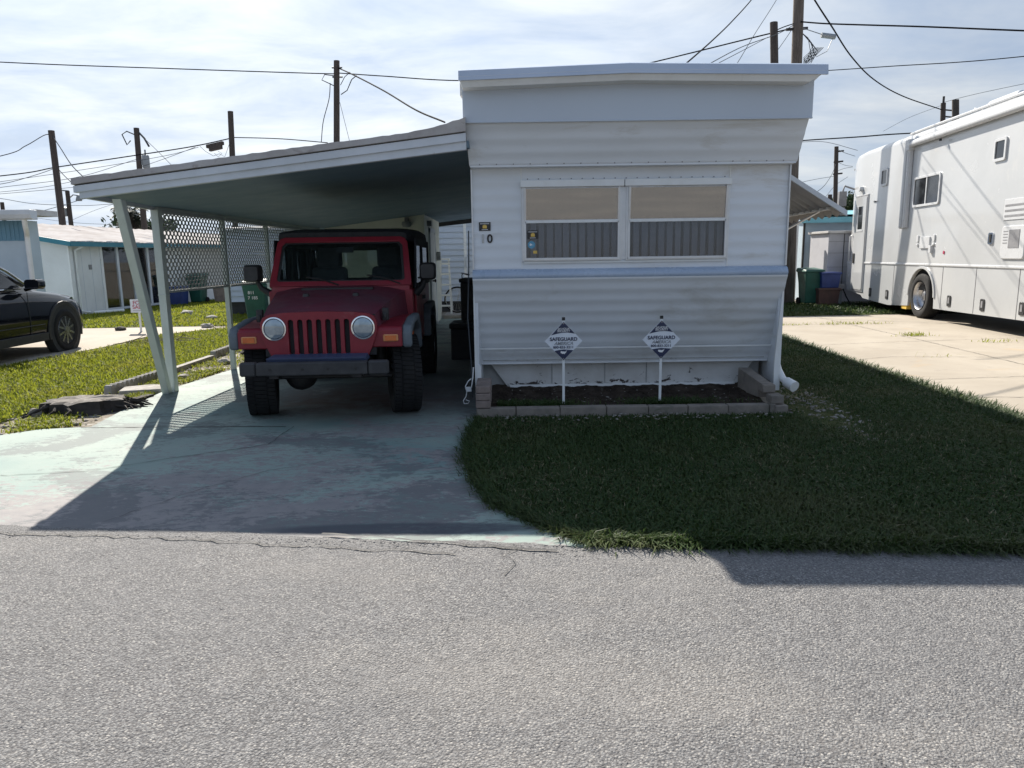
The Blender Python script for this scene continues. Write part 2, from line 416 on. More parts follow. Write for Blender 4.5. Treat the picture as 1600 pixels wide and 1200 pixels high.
def plate(outline, holes=(), t=.02):
    """flat plate with holes in local XY, thickness t along z (0..t)"""
    cu = bpy.data.curves.new('plate', 'CURVE'); cu.dimensions = '2D'; cu.fill_mode = 'BOTH'; cu.extrude = t / 2
    for poly in [outline, *holes]:
        sp = cu.splines.new('POLY'); sp.points.add(len(poly) - 1)
        for i, p in enumerate(poly): sp.points[i].co = (p[0], p[1], 0, 1)
        sp.use_cyclic_u = True
    ob = bpy.data.objects.new('plate', cu); COL.objects.link(ob)
    dg = bpy.context.evaluated_depsgraph_get()
    me = bpy.data.meshes.new_from_object(ob.evaluated_get(dg))
    bpy.data.objects.remove(ob); bpy.data.curves.remove(cu)
    mb = MB(); mb.mesh(me, Matrix.Translation((0, 0, t / 2))); bpy.data.meshes.remove(me)
    return mb
def text(body, size, t=.002, bold=0, shear=0, align='CENTER', space=1.0, lead=1.0):
    cu = bpy.data.curves.new('text', 'FONT'); cu.body = body; cu.size = size; cu.extrude = t / 2
    cu.offset = bold; cu.shear = shear; cu.align_x = align; cu.align_y = 'CENTER'; cu.space_character = space; cu.space_line = lead
    ob = bpy.data.objects.new('text', cu); COL.objects.link(ob)
    dg = bpy.context.evaluated_depsgraph_get()
    me = bpy.data.meshes.new_from_object(ob.evaluated_get(dg))
    bpy.data.objects.remove(ob); bpy.data.curves.remove(cu)
    mb = MB(); mb.mesh(me, Matrix.Translation((0, 0, t / 2))); bpy.data.meshes.remove(me)
    return mb
def rrect(x0, x1, y0, y1, r, n=5):
    o = []
    for cx, cy, a in ((x1 - r, y1 - r, 0), (x0 + r, y1 - r, 90), (x0 + r, y0 + r, 180), (x1 - r, y0 + r, 270)):
        o += [(cx + r * math.cos(R(a + 90 * i / n)), cy + r * math.sin(R(a + 90 * i / n))) for i in range(n + 1)]
    return o
def circ(cx, cy, r, n=24, ry=None): return [(cx + r * math.cos(2 * math.pi * i / n), cy + (ry or r) * math.sin(2 * math.pi * i / n)) for i in range(n)]
def FR(o, xd=(1, 0, 0), yd=(0, 0, 1)):
    """matrix that stands local XY up: default x->world x, y->world z, z->towards -Y"""
    xd = Vector(xd).normalized(); yd = Vector(yd).normalized(); zd = xd.cross(yd)
    return Matrix(((xd.x, yd.x, zd.x, o[0]), (xd.y, yd.y, zd.y, o[1]), (xd.z, yd.z, zd.z, o[2]), (0, 0, 0, 1)))
def tf(mb, M):
    mb.v = [tuple(M @ Vector(p)) for p in mb.v]; return mb
def join(*mbs):
    a = MB()
    for b in mbs: a.add(b.v, b.f); a.sm[-len(b.f):] = b.sm
    return a
def wheel_matrix(x, y, z): return Matrix.Translation((x, y, z))
def rough_rock(r, seed, sz=.6):
    rnd = random.Random(seed); bm = bmesh.new()
    bmesh.ops.create_icosphere(bm, subdivisions=2, radius=r)
    for v in bm.verts:
        v.co *= 1 + rnd.uniform(-.18, .18); v.co.z *= sz
    me = bpy.data.meshes.new('rock'); bm.to_mesh(me); bm.free()
    mb = MB(); mb.mesh(me); bpy.data.meshes.remove(me); return mb

# ================================================================== SETTING
def ground_mats():
    # --- asphalt: aged, pale, coarse stones
    b = NB('asphalt')
    v = b.n('ShaderNodeTexVoronoi'); v.inputs['Scale'].default_value = 120; b.l(b.co, v.inputs['Vector'])
    v2 = b.n('ShaderNodeTexVoronoi'); v2.inputs['Scale'].default_value = 210; b.l(b.co, v2.inputs['Vector'])
    hs = b.n('ShaderNodeSeparateColor'); b.l(v.outputs['Color'], hs.inputs[0])
    stone = b.mix(b.rng(hs.outputs[0], .0, 1.), (.158, .158, .160), (.285, .281, .272))
    stone = b.mix(b.rng(hs.outputs[1], .84, .87), stone, (.085, .085, .088))
    stone = b.mix(b.rng(hs.outputs[2], .92, .94), stone, (.37, .355, .33))
    base = b.mix(b.rng(v.outputs['Distance'], .42, .72), stone, (.125, .12, .118))
    base = b.mix(b.rng(b.noise(.9, 6, .65, .6), .36, .7, 0, .42), base, (.17, .168, .17))
    base = b.mix(b.rng(b.noise(.45, 4, .6, .2, (1, 2.6, 1), (3, 1, 0)), .5, .75, 0, .35), base, (.36, .335, .30))
    b.col(base)
    h = b.math('ADD', b.math('MULTIPLY', v.outputs['Distance'], -.8), b.math('MULTIPLY', b.noise(130, 4, .7), 1.1))
    h = b.math('ADD', h, b.math('MULTIPLY', b.rng(hs.outputs[0], .0, .35), .55))
    h = b.math('MULTIPLY', h, b.rng(b.noise(9, 6, .75, .8), .32, .68, .55, 1.2))
    b.bump(h, .85, .0085)
    MT['asphalt'] = b.done(.82, spec=.35)
    # --- painted driveway slab: worn mint paint over lilac-grey concrete
    b = NB('worn_painted_concrete')
    paint = b.mix(b.rng(b.noise(1.1, 5, .6, .3), .35, .68), (.225, .295, .265), (.275, .33, .295))
    paint = b.mix(b.rng(b.noise(.55, 4, .6, 0, (1, 1, 1), (2, 5, 0)), .5, .72), paint, (.135, .225, .22))
    bare = b.mix(b.rng(b.noise(9, 6, .7), .3, .7), (.275, .25, .24), (.195, .185, .19))
    n_big = b.noise(1.1, 6, .66, .9, (1, 1.5, 1), (4, 2, 0))
    n_fine = b.noise(19, 10, .80, .5, (.6, 1.2, 1))
    wear = b.math('ADD', b.math('MULTIPLY', n_big, .50), b.math('MULTIPLY', n_fine, .72))
    wear = b.math('ADD', wear, b.math('MULTIPLY', b.near((-1.7, 5.0), .2, 1.9, 1.3, .8), .055))
    wear = b.math('ADD', wear, b.math('MULTIPLY', b.near((-2.6, 4.0), .2, 1.6, 1.9, .65), .11))
    wear = b.math('SUBTRACT', wear, b.math('MULTIPLY', b.near((-4.0, 6.0), .2, 1.6, 1.0, 1.3), .12))
    wear = b.math('SUBTRACT', wear, b.math('MULTIPLY', b.near((-3.4, 9.5), .2, 2.2, .7, 2.0), .12))
    base = b.mix(b.rng(wear, .640, .664, 0, .95), paint, bare)
    stainy = b.math('ADD', b.math('MULTIPLY', b.noise(.8, 4, .6, .8, (1, 1.4, 1), (9, 1, 3)), .6), b.math('MULTIPLY', b.noise(17, 9, .79, .5, (.6, 1.2, 1), (1, 1, 4)), .48))
    base = b.mix(b.rng(stainy, .548, .578, 0, .62), base, (.10, .108, .115))
    oil = b.math('MULTIPLY', b.near((-1.45, 7.6), .45, .75, 1.25, .95), b.rng(b.noise(2.6, 7, .66, 1.0), .30, .6))
    base = b.mix(b.math('MULTIPLY', oil, .9), base, (.13, .07, .055))
    base = b.mix(b.math('MULTIPLY', b.near((-.8, 9.4), .5, 1.4, .8, 2.0), .6), base, (.13, .13, .14))
    lip_shade = b.math('MULTIPLY', b.near((-.62, 3.84), .45, .20, 1.35, .17), .8)  # shade of the asphalt lip painted along the drive's front edge
    base = b.mix(lip_shade, base, (.055, .06, .075))
    b.col(base)
    b.bump(b.math('ADD', b.math('MULTIPLY', n_fine, 1.), b.math('MULTIPLY', b.noise(70, 4, .6), .35)), .4, .006)
    MT['driveway'] = b.done(.75, spec=.3)
    # --- pale concrete pad under the motorhome
    b = NB('pale_concrete')
    base = b.mix(b.rng(b.noise(.7, 6, .66, .5), .35, .68), (.40, .355, .29), (.32, .28, .225))
    base = b.mix(b.rng(b.noise(2.7, 8, .7, .8, (1, 1.6, 1), (5, 0, 0)), .58, .76, 0, .7), base, (.24, .215, .18))
    base = b.mix(b.rng(b.noise(1.2, 5, .6, 1, (1, 1, 1), (8, 4, 0)), .62, .74, 0, .5), base, (.42, .31, .19))
    b.col(base); b.bump(b.noise(45, 6, .65), .3, .004)
    MT['pale_concrete'] = b.done(.85, spec=.25)
    # --- earth and lawn soil
    b = NB('bare_earth')
    base = b.mix(b.rng(b.noise(3.2, 8, .7, .4), .36, .66), (.17, .145, .115), (.30, .265, .215))
    base = b.mix(b.rng(b.noise(1.1, 5, .6, 0, (1, 1, 1), (3, 3, 0)), .5, .7), base, (.09, .095, .05))
    v = b.n('ShaderNodeTexVoronoi'); v.inputs['Scale'].default_value = 26; b.l(b.co, v.inputs['Vector'])
    hs = b.n('ShaderNodeSeparateColor'); b.l(v.outputs['Color'], hs.inputs[0])
    base = b.mix(b.rng(hs.outputs[0], .86, .9), base, (.42, .39, .35))
    b.col(base); b.bump(b.noise(30, 7, .7), .7, .02)
    MT['earth'] = b.done(.95, spec=.2)
    b = NB('lawn_soil')
    base = b.mix(b.rng(b.noise(5, 8, .7, .4), .36, .66), (.032, .05, .016), (.075, .085, .026))
    base = b.mix(b.rng(b.noise(.6, 5, .6), .55, .72, 0, .5), base, (.13, .115, .05))
    b.col(base); b.bump(b.noise(40, 7, .7), .8, .02)
    MT['lawn_soil'] = b.done(.95, spec=.1)
    b = NB('bed_soil')
    base = b.mix(b.rng(b.noise(7, 8, .72, .4), .34, .66), (.030, .023, .019), (.085, .066, .052))
    b.col(base); b.bump(b.noise(34, 7, .72), .9, .025)
    MT['bed_soil'] = b.done(.95, spec=.1)
    MT['thatch'] = mat('dry_thatch', (.24, .20, .12), (.16, .14, .075), rough=.9, scale=40)
    # --- grass blades
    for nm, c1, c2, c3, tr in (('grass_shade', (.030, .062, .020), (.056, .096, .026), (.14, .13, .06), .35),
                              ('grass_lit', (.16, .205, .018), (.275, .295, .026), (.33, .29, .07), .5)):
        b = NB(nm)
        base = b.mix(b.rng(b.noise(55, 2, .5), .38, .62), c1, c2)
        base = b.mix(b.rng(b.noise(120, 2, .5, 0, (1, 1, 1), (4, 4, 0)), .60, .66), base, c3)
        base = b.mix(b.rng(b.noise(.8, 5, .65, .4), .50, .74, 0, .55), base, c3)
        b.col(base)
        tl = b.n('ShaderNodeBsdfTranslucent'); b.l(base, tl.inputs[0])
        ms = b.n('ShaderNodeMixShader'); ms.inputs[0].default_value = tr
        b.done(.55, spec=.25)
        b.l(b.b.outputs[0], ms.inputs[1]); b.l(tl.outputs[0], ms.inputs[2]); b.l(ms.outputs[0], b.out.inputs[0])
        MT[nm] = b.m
ground_mats()

def sheet(name, poly, z, m, sub=0):
    mb = MB(); mb.add([(x, y, z) for x, y in poly], [tuple(range(len(poly)))])
    return struct(name, mb, m)
# one ground sheet to the horizon
sheet('ground', [(-700, -300), (700, -300), (700, 900), (-700, 900)], -.012, 'earth')

ROAD_EDGE = [(-60, 9.6), (-20, 5.75), (-8, 4.55), (-5, 4.22), (-2.978, 3.99), (-1.79, 3.83), (-.7, 3.69), (.0, 3.60), (.42, 3.52), (1.2, 3.50), (2.564, 3.41), (4.4, 3.24), (9, 2.8), (60, -2.3)]
rnd = random.Random(3)
re_ = []
for i in range(len(ROAD_EDGE) - 1):                      # ragged broken asphalt edge
    (x0, y0), (x1, y1) = ROAD_EDGE[i:i + 2]
    n = max(1, int(min(abs(x1 - x0), 9) / .05)) if -8 <= x0 < 9 else 1
    for k in range(n):
        t = k / n
        re_.append((x0 + (x1 - x0) * t, y0 + (y1 - y0) * t + rnd.uniform(-.014, .014) + .018 * math.sin(x0 * 3 + t * 5)))
re_.append(ROAD_EDGE[-1])
mb = MB()
top = [(x, y, .012) for x, y in re_]; low = [(x, y + .02, -.02) for x, y in re_]; near = [(x * 1.0, -16 - .1 * x, .012) for x, y in re_]
mb.grid([near, [(x, y - .25, .016) for x, y in re_], top, low], False)
road = struct('road', mb, 'asphalt')

# loose stones lying proud of the asphalt
def scatter_stones(name, n, region, rmin, rmax, zf, m, seed, cond=None, flat=.55):
    rg = np.random.default_rng(seed)
    x0, x1, y0, y1 = region
    xs = rg.uniform(x0, x1, n * 2); ys = rg.uniform(y0, y1, n * 2)
    if cond is not None:
        k = cond(xs, ys, rg); xs = xs[k]; ys = ys[k]
    xs = xs[:n]; ys = ys[:n]; n = len(xs)
    r = rmin + (rmax - rmin) * rg.random(n) ** 1.7
    base = np.array([[1, 0, 0], [0, 1, 0], [-1, 0, 0], [0, -1, 0], [0, 0, 1], [.7, .7, .5], [-.7, .7, .5], [-.7, -.7, .5], [.7, -.7, .5]], float)
    V = base[None] * (r * 1.0)[:, None, None] * rg.uniform(.72, 1.25, (n, 9, 1))
    a = rg.uniform(0, 6.28, n); c, s_ = np.cos(a)[:, None], np.sin(a)[:, None]
    X = V[:, :, 0] * c - V[:, :, 1] * s_; Y = V[:, :, 0] * s_ + V[:, :, 1] * c
    Z = V[:, :, 2] * flat * rg.uniform(.6, 1.3, (n, 1))
    P_ = np.stack([X + xs[:, None], Y + ys[:, None], Z + zf(xs, ys)[:, None]], -1).reshape(-1, 3)
    F = np.array([[0, 5, 8], [0, 1, 5], [1, 6, 5], [1, 2, 6], [2, 7, 6], [2, 3, 7], [3, 8, 7], [3, 0, 8], [4, 8, 5], [4, 5, 6], [4, 6, 7], [4, 7, 8]])
    FF = (F[None] + (np.arange(n) * 9)[:, None, None]).reshape(-1, 3)
    return np_mesh(name, P_, FF, m)
def np_mesh(name, P_, FF, m, kind='stuff'):
    me = bpy.data.meshes.new(name)
    me.vertices.add(len(P_)); me.vertices.foreach_set('co', P_.astype(np.float32).ravel())
    k = FF.shape[1]
    me.loops.add(FF.size); me.loops.foreach_set('vertex_index', FF.astype(np.int32).ravel())
    me.polygons.add(len(FF)); me.polygons.foreach_set('loop_start', np.arange(0, FF.size, k, dtype=np.int32))
    me.update(calc_edges=True); me.validate()
    o = bpy.data.objects.new(name, me); COL.objects.link(o)
    me.materials.append(MT[m])
    return tag(o, kind=kind)
tag(scatter_stones('road_stones', 30000, (-3.2, 3.2, 1.7, 3.95), .0026, .0075, lambda x, y: np.full_like(x, .0126), 'asphalt', 5,
    lambda x, y, rg: (y < 3.58 - .1 * x) & (np.abs(x) < 1.0 + y * .75)), 'coarse pale stones standing proud of the worn asphalt', 'gravel')

DRIVE = [(-6.5, 4.36), (-5.0, 4.20), (-2.978, 3.975), (-1.79, 3.815), (-.7, 3.675), (.1, 3.59), (.40, 3.56), (.17, 3.80), (-.02, 4.05), (-.167, 4.25), (-.30, 4.75), (-.385, 5.3), (-.40, 5.9), (-.36, 6.6), (-.30, 7.3), (.4, 12.5), (.75, 18.2), (-3.86, 18.2),
         (-3.80, 13.5), (-3.86, 10.0), (-4.06, 8.3), (-3.97, 7.2), (-3.88, 6.50), (-4.30, 6.42), (-4.55, 6.18), (-5.2, 5.5), (-6.1, 4.9)]
mb = MB(); mb.prism(DRIVE, 'z', -.02, .006)
drive = struct('driveway', mb, 'driveway')
def crack(name, pts, w, z, parent, seed=1, jag=.012):
    r_ = random.Random(seed); P_ = []
    for i in range(len(pts) - 1):
        a, c = Vector((*pts[i], 0)), Vector((*pts[i + 1], 0)); n = max(2, int((c - a).length / .06))
        for k in range(n): P_.append(a.lerp(c, k / n))
    P_.append(Vector((*pts[-1], 0)))
    L, Q = [], []
    for i, p in enumerate(P_):
        d = (P_[min(i + 1, len(P_) - 1)] - P_[max(i - 1, 0)]).normalized(); nn = Vector((-d.y, d.x, 0))
        o = r_.uniform(-jag, jag); ww = w * r_.uniform(.35, 1.0) / 2
        a = p + nn * (o + ww); c = p + nn * (o - ww)
        L.append((a.x, a.y, z)); Q.append((c.x, c.y, z))
    m_ = MB(); m_.grid([L, Q], False)
    return m_.build(name, 'seam', parent)
crack('slab_joint', [(-3.95, 6.46), (-3.2, 6.43), (-2.3, 6.40), (-2.05, 6.38)], .020, .0105, drive, 1, .003)
crack('crack', [(-3.66, 4.97), (-3.1, 5.05), (-2.63, 5.36), (-2.2, 5.62), (-2.0, 5.75), (-1.98, 6.38)], .009, .0105, drive, 2)
crack('crack', [(-2.4, 4.0), (-2.1, 4.55), (-1.75, 5.0), (-1.3, 5.3), (-.9, 5.35)], .006, .0105, drive, 4)
crack('crack', [(-1.05, 3.75), (-.6, 3.66), (.0, 3.52), (.22, 3.47)], .020, .0225, road, 5)
crack('crack', [(-2.9, 3.84), (-2.0, 3.74), (-1.2, 3.60), (-.9, 3.56), (-.3, 3.45)], .014, .0225, road, 6, .02)
crack('crack', [(.02, 3.5), (-.05, 3.42), (.0, 3.33), (-.04, 3.2)], .006, .0225, road, 8, .015)

PAD = [(4.25, 3.0), (4.36, 6.0), (4.50, 7.18), (4.55, 9.6), (4.77, 12.9), (5.0, 16.9), (30, 18.4), (30, 1.0)]
mb = MB(); mb.prism(PAD, 'z', -.02, .006)
pad = struct('concrete_pad', mb, 'pale_concrete')
for i, pts in enumerate(([(4.6, 9.9), (5.41, 11.43 - 1.2), (8.0, 9.9)], [(4.7, 11.6), (6.2, 11.9), (9, 12.3)], [(4.9, 15.0), (7.0, 15.1), (8.7, 15.0)], [(4.55, 8.3), (6.55, 9.12 - .6), (9, 8.6)], [(6.4, 3), (6.6, 8.0), (6.9, 12), (7.1, 16.9)], [(4.5, 7.3), (5.6, 7.2), (8, 7.25)])):
    crack('slab_joint' if i in (2, 4) else 'crack', pts, .015, .0105, pad, 20 + i, .010)
LEFTPAD = [(-30, 9.2), (-8.35, 9.2), (-7.55, 10.6), (-7.25, 12.8), (-7.35, 14.6), (-6.6, 16.0), (-6.8, 16.6), (-9.7, 16.5), (-30, 17.2)]
mb = MB(); mb.prism(LEFTPAD, 'z', -.02, .006); struct('neighbour_parking_pad', mb, 'pale_concrete')
# lawn soil sheets
LAWN_F = [(.40, 3.56), (1.2, 3.53), (2.564, 3.44), (4.3, 3.28), (4.36, 6.0), (4.50, 7.18), (4.55, 9.6), (4.77, 12.9), (5.0, 16.9), (3.1, 16.9), (2.75, 7.6), (2.66, 6.66), (-.36, 6.66), (-.40, 5.9), (-.385, 5.3), (-.30, 4.75), (-.167, 4.25), (-.02, 4.05), (.17, 3.80)]
sheet('lawn_soil', LAWN_F, .004, 'lawn_soil')
LAWN_L = [(-8.6, 4.7), (-6.5, 4.75), (-5.4, 5.55), (-4.85, 6.4), (-4.95, 7.4), (-4.72, 8.5), (-4.64, 10), (-4.66, 12), (-4.6, 18.5), (-6.6, 18.5), (-6.4, 16.0), (-7.2, 14.7), (-7.12, 12.8), (-7.45, 10.5), (-8.3, 9.0), (-16, 9.0), (-16, 4.9)]
sheet('lawn_soil', LAWN_L, -.004, 'lawn_soil')
LAWN_B = [(-6.9, 16.75), (-9.7, 16.65), (-13, 16.8), (-12.2, 20.9), (-11.4, 28), (-6, 28), (-4.4, 19.5), (-4.6, 17.5), (-6.2, 16.8)]
sheet('lawn_soil', LAWN_B, -.004, 'lawn_soil')
sheet('lawn_soil', [(4.6, 17.1), (16, 17.9), (16, 22), (5, 21.5)], -.004, 'lawn_soil')

def in_poly(px, py, poly):
    inside = np.zeros(len(px), bool); n = len(poly)
    for i in range(n):
        x0, y0 = poly[i]; x1, y1 = poly[(i + 1) % n]
        if y0 == y1: continue
        c = ((y0 > py) != (y1 > py)) & (px < (x1 - x0) * (py - y0) / (y1 - y0) + x0)
        inside ^= c
    return inside
def blades(name, pts, h, w, m, seed, lean=.5, zb=0.0, dirbias=None, hvar=.5):
    rg = np.random.default_rng(seed); n = len(pts)
    th = rg.uniform(0, 2 * np.pi, n)
    if dirbias is not None: th = dirbias + rg.normal(0, .8, n)
    hh = h * (1 - hvar + 2 * hvar * rg.random(n)); ww = w * rg.uniform(.7, 1.3, n)
    ln = lean * rg.uniform(.3, 1.5, n)
    d = np.stack([np.cos(th), np.sin(th)], -1); pr = np.stack([-d[:, 1], d[:, 0]], -1)
    V = np.zeros((n, 5, 3))
    z0 = zb if np.isscalar(zb) else zb
    for k, (t, lw) in enumerate(((0, .8), (0, -.8), (.55, 1), (.55, -1), (1, 0))):
        bend = ln * hh * t * t
        V[:, k, :2] = pts + d * bend[:, None] + pr * (lw * ww / 2)[:, None]
        V[:, k, 2] = z0 + hh * t * np.sqrt(np.maximum(.12, 1 - (ln * t * .62) ** 2))
    P_ = V.reshape(-1, 3)
    T = np.array([[0, 1, 3], [0, 3, 2], [2, 3, 4]])
    F = (T[None] + (np.arange(n) * 5)[:, None, None]).reshape(-1, 3)
    return np_mesh(name, P_, F, m)
def sample(poly, n, seed, dens=None, excl=()):
    rg = np.random.default_rng(seed)
    xs = [p[0] for p in poly]; ys = [p[1] for p in poly]; out = []; got = 0
    while got < n:
        x = rg.uniform(min(xs), max(xs), n * 2); y = rg.uniform(min(ys), max(ys), n * 2)
        k = in_poly(x, y, poly)
        for e in excl: k &= ~in_poly(x, y, e)
        if dens is not None: k &= rg.random(len(x)) < dens(x, y)
        q = np.stack([x[k], y[k]], -1); out.append(q); got += len(q)
    return np.concatenate(out)[:n]
def noise2(x, y, s, seed):
    r_ = np.random.default_rng(seed); v = np.zeros_like(x)
    for k in range(6):
        a = r_.uniform(0, 6.28); f = s * r_.uniform(.6, 1.8); v += np.sin(f * (np.cos(a) * x + np.sin(a) * y) + r_.uniform(0, 6.28))
    return v / 6
def d_front(x, y):
    bare = np.clip(1 - np.hypot((x - (2.95 + .05 * (y - 7))) / .38, (y - 7.0) / 1.6) * 1.0, 0, 1)        # worn gravel strip beside the home
    worn = np.clip(1 - np.hypot((x + .25) / .35, (y - 5.6) / 1.0), 0, 1) * .6
    return np.clip((5.0 / np.maximum(y, 3)) ** 1.4, .1, 1) * (1 - .96 * np.minimum(1, bare * 2.2)) * (1 - worn) * (.75 + .35 * noise2(x, y, 5, 3))
LAWN_F2 = [(.44, 3.58), (1.2, 3.50), (2.564, 3.42), (4.3, 3.26), (4.42, 6.0), (4.60, 7.18), (4.64, 9.6), (4.86, 12.9), (5.05, 16.9), (3.1, 16.9), (2.75, 7.6), (2.66, 6.62), (-.24, 6.62), (-.28, 5.9), (-.26, 5.3), (-.16, 4.75), (-.03, 4.25), (.12, 4.05), (.28, 3.80)]
p = sample(LAWN_F2, 125000, 11, d_front)
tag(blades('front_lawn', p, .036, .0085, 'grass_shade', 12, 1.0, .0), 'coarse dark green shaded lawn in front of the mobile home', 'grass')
p = sample(LAWN_F2, 9000, 61, lambda x, y: np.clip(.25 + 1.2 * noise2(x, y, 2.6, 71), .02, 1))
tag(blades('dry_thatch', p, .030, .006, 'thatch', 62, 1.6, .004), 'scattered dry tan blades lying in the shaded front lawn', 'grass')
# longer tufts sprawling over the road edge and on to the drive
rg = np.random.default_rng(5)
t = rg.random(7000) ** .8; fx = .38 + t * 4.0; fy = 3.60 - .085 * (fx - .4) + rg.normal(.02, .04, 7000)
tag(blades('grass_fringe', np.stack([fx, fy], -1), .07, .007, 'grass_shade', 13, 1.35, .0, -math.pi / 2), 'long straggly grass hanging over the edge of the road', 'grass')
e = np.array([(.40, 3.56), (.17, 3.80), (-.02, 4.05), (-.167, 4.25), (-.30, 4.75), (-.385, 5.3), (-.40, 5.9), (-.36, 6.6)])
seg = rg.integers(0, len(e) - 1, 3600); tt = rg.random((3600, 1)); q = e[seg] * (1 - tt) + e[seg + 1] * tt + rg.normal((.05, .02), .04, (3600, 2))
tag(blades('grass_fringe', q, .05, .007, 'grass_shade', 14, 1.2, .0, math.pi), 'grass creeping over the edge of the painted driveway', 'grass')
e = np.array([(4.36, 6.0), (4.50, 7.18), (4.55, 9.6), (4.77, 12.9), (5.0, 16.9)])
seg = rg.integers(0, len(e) - 1, 5000); tt = rg.random((5000, 1)); q = e[seg] * (1 - tt) + e[seg + 1] * tt + rg.normal(0.05, .06, (5000, 2))
tag(blades('grass_fringe', q, .07, .010, 'grass_shade', 15, 1.1, .0, 0), 'grass edge creeping on to the pale concrete pad', 'grass')
def d_left(x, y):
    return np.clip((8.0 / np.hypot(x * .5, y)) ** 1.3, .12, 1) * np.clip(.8 + .5 * noise2(x, y, 3.1, 9) + .25 * noise2(x, y, 9, 4), .3, 1)
p = sample(LAWN_L, 95000, 21, d_left)
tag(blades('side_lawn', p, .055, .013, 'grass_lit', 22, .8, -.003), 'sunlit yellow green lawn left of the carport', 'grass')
p = sample(LAWN_B, 26000, 23)
tag(blades('back_lawn', p, .06, .024, 'grass_lit', 24, .8, -.003), 'sunlit lawn in front of the white neighbour house', 'grass')
p = sample([(4.6, 17.1), (16, 17.9), (16, 22), (5, 21.5)], 9000, 25)
tag(blades('back_strip_grass', p, .07, .03, 'grass_shade', 26, .8, -.003), 'dull grass strip behind the concrete pad', 'grass')
# weeds in the earth strip beside the drive
EARTH = [(-5.3, 5.7), (-4.6, 6.25), (-4.0, 6.6), (-4.1, 8.4), (-3.95, 10.2), (-3.95, 14), (-4.6, 14), (-4.7, 8.6), (-5.0, 7.2)]
p = sample(EARTH, 9000, 27, lambda x, y: np.clip(.1 + 1.1 * noise2(x, y, 6, 13), .02, 1))
tag(blades('weeds', p, .045, .012, 'grass_lit', 28, 1.0, -.008), 'sparse dusty weeds in the earth strip beside the drive', 'weeds')
q = np.concatenate([np.random.default_rng(50 + i).normal((cx, cy), (sx, .07), (n, 2)) for i, (cx, cy, sx, n) in enumerate(((7.18, 12.8, .15, 110), (7.07, 15.05, .4, 120), (5.6, 15.0, .4, 80), (6.0, 10.2, .2, 12), (7.9, 11.75, .2, 30)))])
tag(blades('pad_weeds', q, .06, .012, 'grass_lit', 51, 1.1, .006), 'dry weed tufts growing out of the concrete pad joints', 'weeds')
# shell gravel beside the home and pebbles in the bed
tag(scatter_stones('shell_gravel', 520, (2.55, 3.5, 5.4, 9), .008, .026, lambda x, y: np.full_like(x, .006), 'pebble', 31,
    lambda x, y, rg: rg.random(len(x)) < np.clip(1.25 - np.hypot((x - (2.98 + .05 * (y - 7))) / .30, (y - 7.0) / 1.5), 0, 1) ** 1.3), 'pale shell gravel worn bare beside the mobile home', 'gravel')
tag(scatter_stones('shell_bits', 110, (-.1, 2.5, 6.35, 6.64), .007, .018, lambda x, y: np.full_like(x, .035), 'pebble', 33), 'white shell bits along the foot of the planter', 'gravel')
tag(scatter_stones('earth_stones', 900, (-5.4, -3.95, 5.6, 13.5), .008, .03, lambda x, y: np.full_like(x, -.006), 'pebble', 34, lambda x, y, rg: in_poly(x, y, EARTH)), 'small stones and rubble in the earth strip', 'gravel')

# ================================================================== THE MOBILE HOME
home = thing('mobile_home', 'white ribbed metal mobile home with twin front windows and stepped brow, house number 10', 'mobile home', (1.16, 7.2, 0), world=True)
SH = .06
def ripple(p0, p1, pitch=.118, amp=.0055, per=10):
    (y0, z0), (y1, z1) = p0, p1
    L = math.hypot(y1 - y0, z1 - z0); n = max(2, int(L / pitch * per)); ny, nz = -(z1 - z0) / L, (y1 - y0) / L
    if ny > 0: ny, nz = -ny, -nz
    o = []
    for i in range(n + 1):
        t = i / n; s_ = t * L / pitch
        a = amp * (1 - abs(math.sin(math.pi * s_)) ** 1.6) if 0 < i < n else 0
        o.append((y0 + (y1 - y0) * t + ny * a, z0 + (z1 - z0) * t + nz * a))
    return o
def panel(prof, x0, x1, mb=None, x0b=None, x1b=None, th=.03):
    """sheet along X with a (y,z) profile, x ends may change linearly bottom->top; given real thickness"""
    mb = mb or MB(); n = len(prof)
    x0b = x0 if x0b is None else x0b; x1b = x1 if x1b is None else x1b
    A = [(x0 + (x0b - x0) * i / (n - 1), p[0], p[1]) for i, p in enumerate(prof)]; B = [(x1 + (x1b - x1) * i / (n - 1), p[0], p[1]) for i, p in enumerate(prof)]
    A2 = [(x, y + th, z) for x, y, z in A]; B2 = [(x, y + th, z) for x, y, z in B]
    mb.grid([A2, A, B, B2], True)
    return mb
XL, XR = -.365, 2.690            # outer side faces at the front
# lower ribbed apron with rolled top
prof = ripple((7.455, .405), (7.10, 1.285))
roll = [(7.10 - .015 + .075 * (1 - math.cos(R(a))), 1.285 + .085 * math.sin(R(a))) for a in (15, 35, 55, 75, 90)]
m_ = panel([prof[-1]] + roll + [(7.16, 1.372)], XL - .004, XR + .006); m_.build('apron_roll_sky_tint', 'apron_roll_sky_tint', home, auto=60)
m_ = panel(prof, XL + .018, XR - .018, None, XL - .004, XR + .006)
m_.box(XL + .03, XR - .03, 7.447, 7.475, .392, .412)
m_.build('apron', 'apron_siding', home, auto=40)
MB().box(XL + .02, XR - .02, 7.346, 7.36, .56, .574).build('apron_rib', 'white_trim', home)
